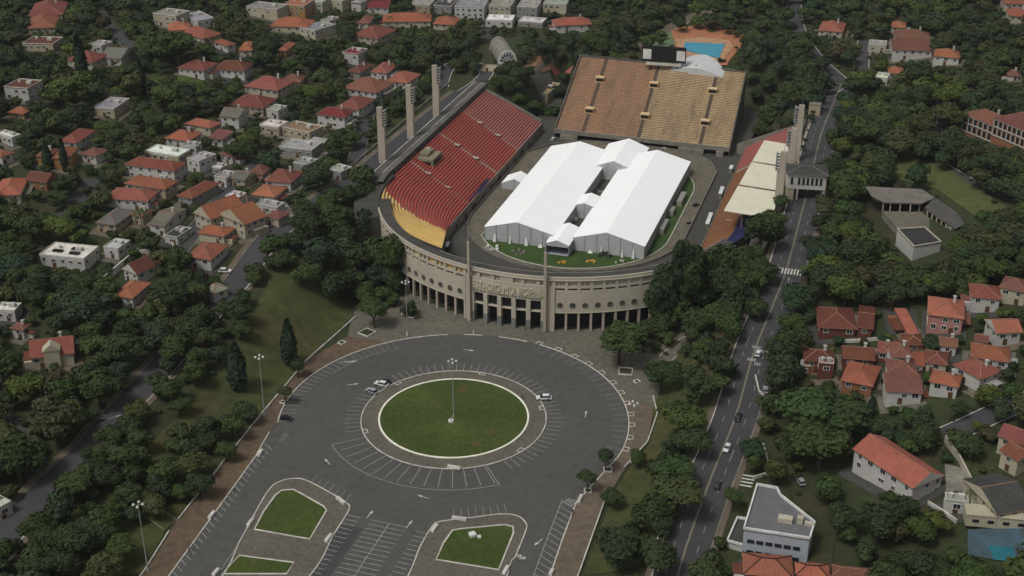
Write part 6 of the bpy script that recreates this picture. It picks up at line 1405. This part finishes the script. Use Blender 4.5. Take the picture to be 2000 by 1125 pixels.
# ------------------------------------------------------------------ people
def body_mesh(pose):
    V = [(0, 0, .92), (0, .0, 1.15), (0, 0, 1.38), (0, 0, 1.50), (0, .02, 1.62), (0, .0, 1.72), (.1, 0, .88), (.12, .02 + pose * .12, .48), (.12, pose * .22 - .02, .06), (.12, pose * .22 + .12, .03), (-.1, 0, .88), (-.12, .02 - pose * .10, .48), (-.12, -pose * .25, .06), (-.12, -pose * .25 + .12, .03),
         (.19, 0, 1.38), (.24, -pose * .08, 1.12), (.25, .06 - pose * .12, .86), (-.19, 0, 1.38), (-.24, pose * .08, 1.12), (-.25, .06 + pose * .12, .86)]
    E_ = [(0, 1), (1, 2), (2, 3), (3, 4), (4, 5), (0, 6), (6, 7), (7, 8), (8, 9), (0, 10), (10, 11), (11, 12), (12, 13), (2, 14), (14, 15), (15, 16), (2, 17), (17, 18), (18, 19)]
    Rd = [.14, .13, .15, .055, .10, .075, .09, .062, .045, .035, .09, .062, .045, .035, .06, .042, .03, .06, .042, .03]
    me = bpy.data.meshes.new('p'); me.from_pydata(V, E_, []); o = bpy.data.objects.new('p', me); col.objects.link(o); md = o.modifiers.new('s', 'SKIN'); o.modifiers.new('u', 'SUBSURF').levels = 1
    for i, sv in enumerate(me.skin_vertices[0].data): sv.radius = (Rd[i] * 1.15, Rd[i] * .9); sv.use_root = i == 0
    bpy.context.view_layer.update(); r = bpy.data.meshes.new_from_object(o.evaluated_get(bpy.context.evaluated_depsgraph_get())); bpy.data.objects.remove(o); return r
skin = mat('skin', (.30, .17, .11), (.25, .14, .09), 3); BM = [body_mesh(.2), body_mesh(1.0)]
def person(x, y, top, legs, pose, label, rz=0, z=.14):
    p = atz(x, y, z); me = BM[pose].copy(); me.materials.clear()
    for m in (skin, top, legs): me.materials.append(m)
    for f in me.polygons:
        c = f.center; f.material_index = 0 if (c.z > 1.47 or (abs(c.x) > .2 and c.z < 1.15 and c.z > .8)) else (1 if c.z > .92 else 2)
    t = tag(bpy.data.objects.new('person', me), label, 'person'); col.objects.link(t); t.location = (p.x, p.y, z); t.rotation_euler = (0, 0, R_(rz))
    k = MB(); k.tube((0, -.01, 1.66), (0, -.02, 1.80), .115, .06, 8); obj('hair', k, M_dark, t)
cdk = mat('cloth_dark', (.02, .02, .024), (.014, .014, .016), 2); cwh = mat('cloth_white', (.5, .5, .48), (.4, .4, .38), 2); crd = mat('cloth_red', (.2, .03, .03), (.14, .02, .02), 2); cbl = mat('cloth_denim', (.04, .05, .09), (.03, .035, .06), 2)
person(1020, 778, cdk, cdk, 0, 'person in dark clothes standing beside the white parked car by the island', 20, .16); person(1024, 779, cdk, cbl, 0, 'person in denim trousers next to the person in dark clothes by the island', -60, .16)
person(952, 634, cdk, cdk, 1, 'person in black walking before the second portal pillar', 90); person(1026, 646, crd, cdk, 1, 'person in a red top walking in front of the right portal opening', -90); person(370, 1078, crd, cdk, 0, 'person in a red top at the left kerb near the bottom', 0)
person(458, 962, cdk, cbl, 1, 'person in dark top walking along the left kerb by the bays', 40); person(1119, 1004, cdk, cdk, 0, 'person in dark clothes at the right kerb by the slanted bays', 0); person(1117, 1009, cwh, cdk, 0, 'person in a white top standing at the right kerb by the slanted bays', 100); person(1102, 686, cdk, cbl, 1, 'person walking by the kerb notches of the right arc', 60)
print('TREES', len(sel), len(vis), len(rest), len(bs))

# ------------------------------------------------------------------ the air
k = MB(); k.box((-100, 970, -8), (2840, 2500, 256)); hz_ = obj('haze', k, None); hz_.data.materials.clear()
m = bpy.data.materials.new('haze_air'); m.use_nodes = True; n_ = m.node_tree.nodes; n_.remove(n_['Principled BSDF']); pv = n_.new('ShaderNodeVolumePrincipled'); pv.inputs['Color'].default_value = (.80, .86, .90, 1); pv.inputs['Density'].default_value = .00004
m.node_tree.links.new(pv.outputs[0], n_['Material Output'].inputs['Volume']); hz_.data.materials.append(m); tag(hz_, 'thin pale haze over the city', 'haze', None, 'stuff')

p = atg(1621, 1128); t = thing('utility_pole', 'dark utility pole at the bottom right between the orange roofs', 'pole', (p.x, p.y, p.z - .2)); k = MB(); k.tube((0, 0, 0), (0, 0, 15), .3, .2, 8); obj('pole', k, M_trunk, t); k = MB(); k.box((0, 0, 13.6), (2.4, .15, .15)); k.box((0, 0, 12.4), (1.8, .15, .15)); obj('crossarm', k, M_trunk, t)
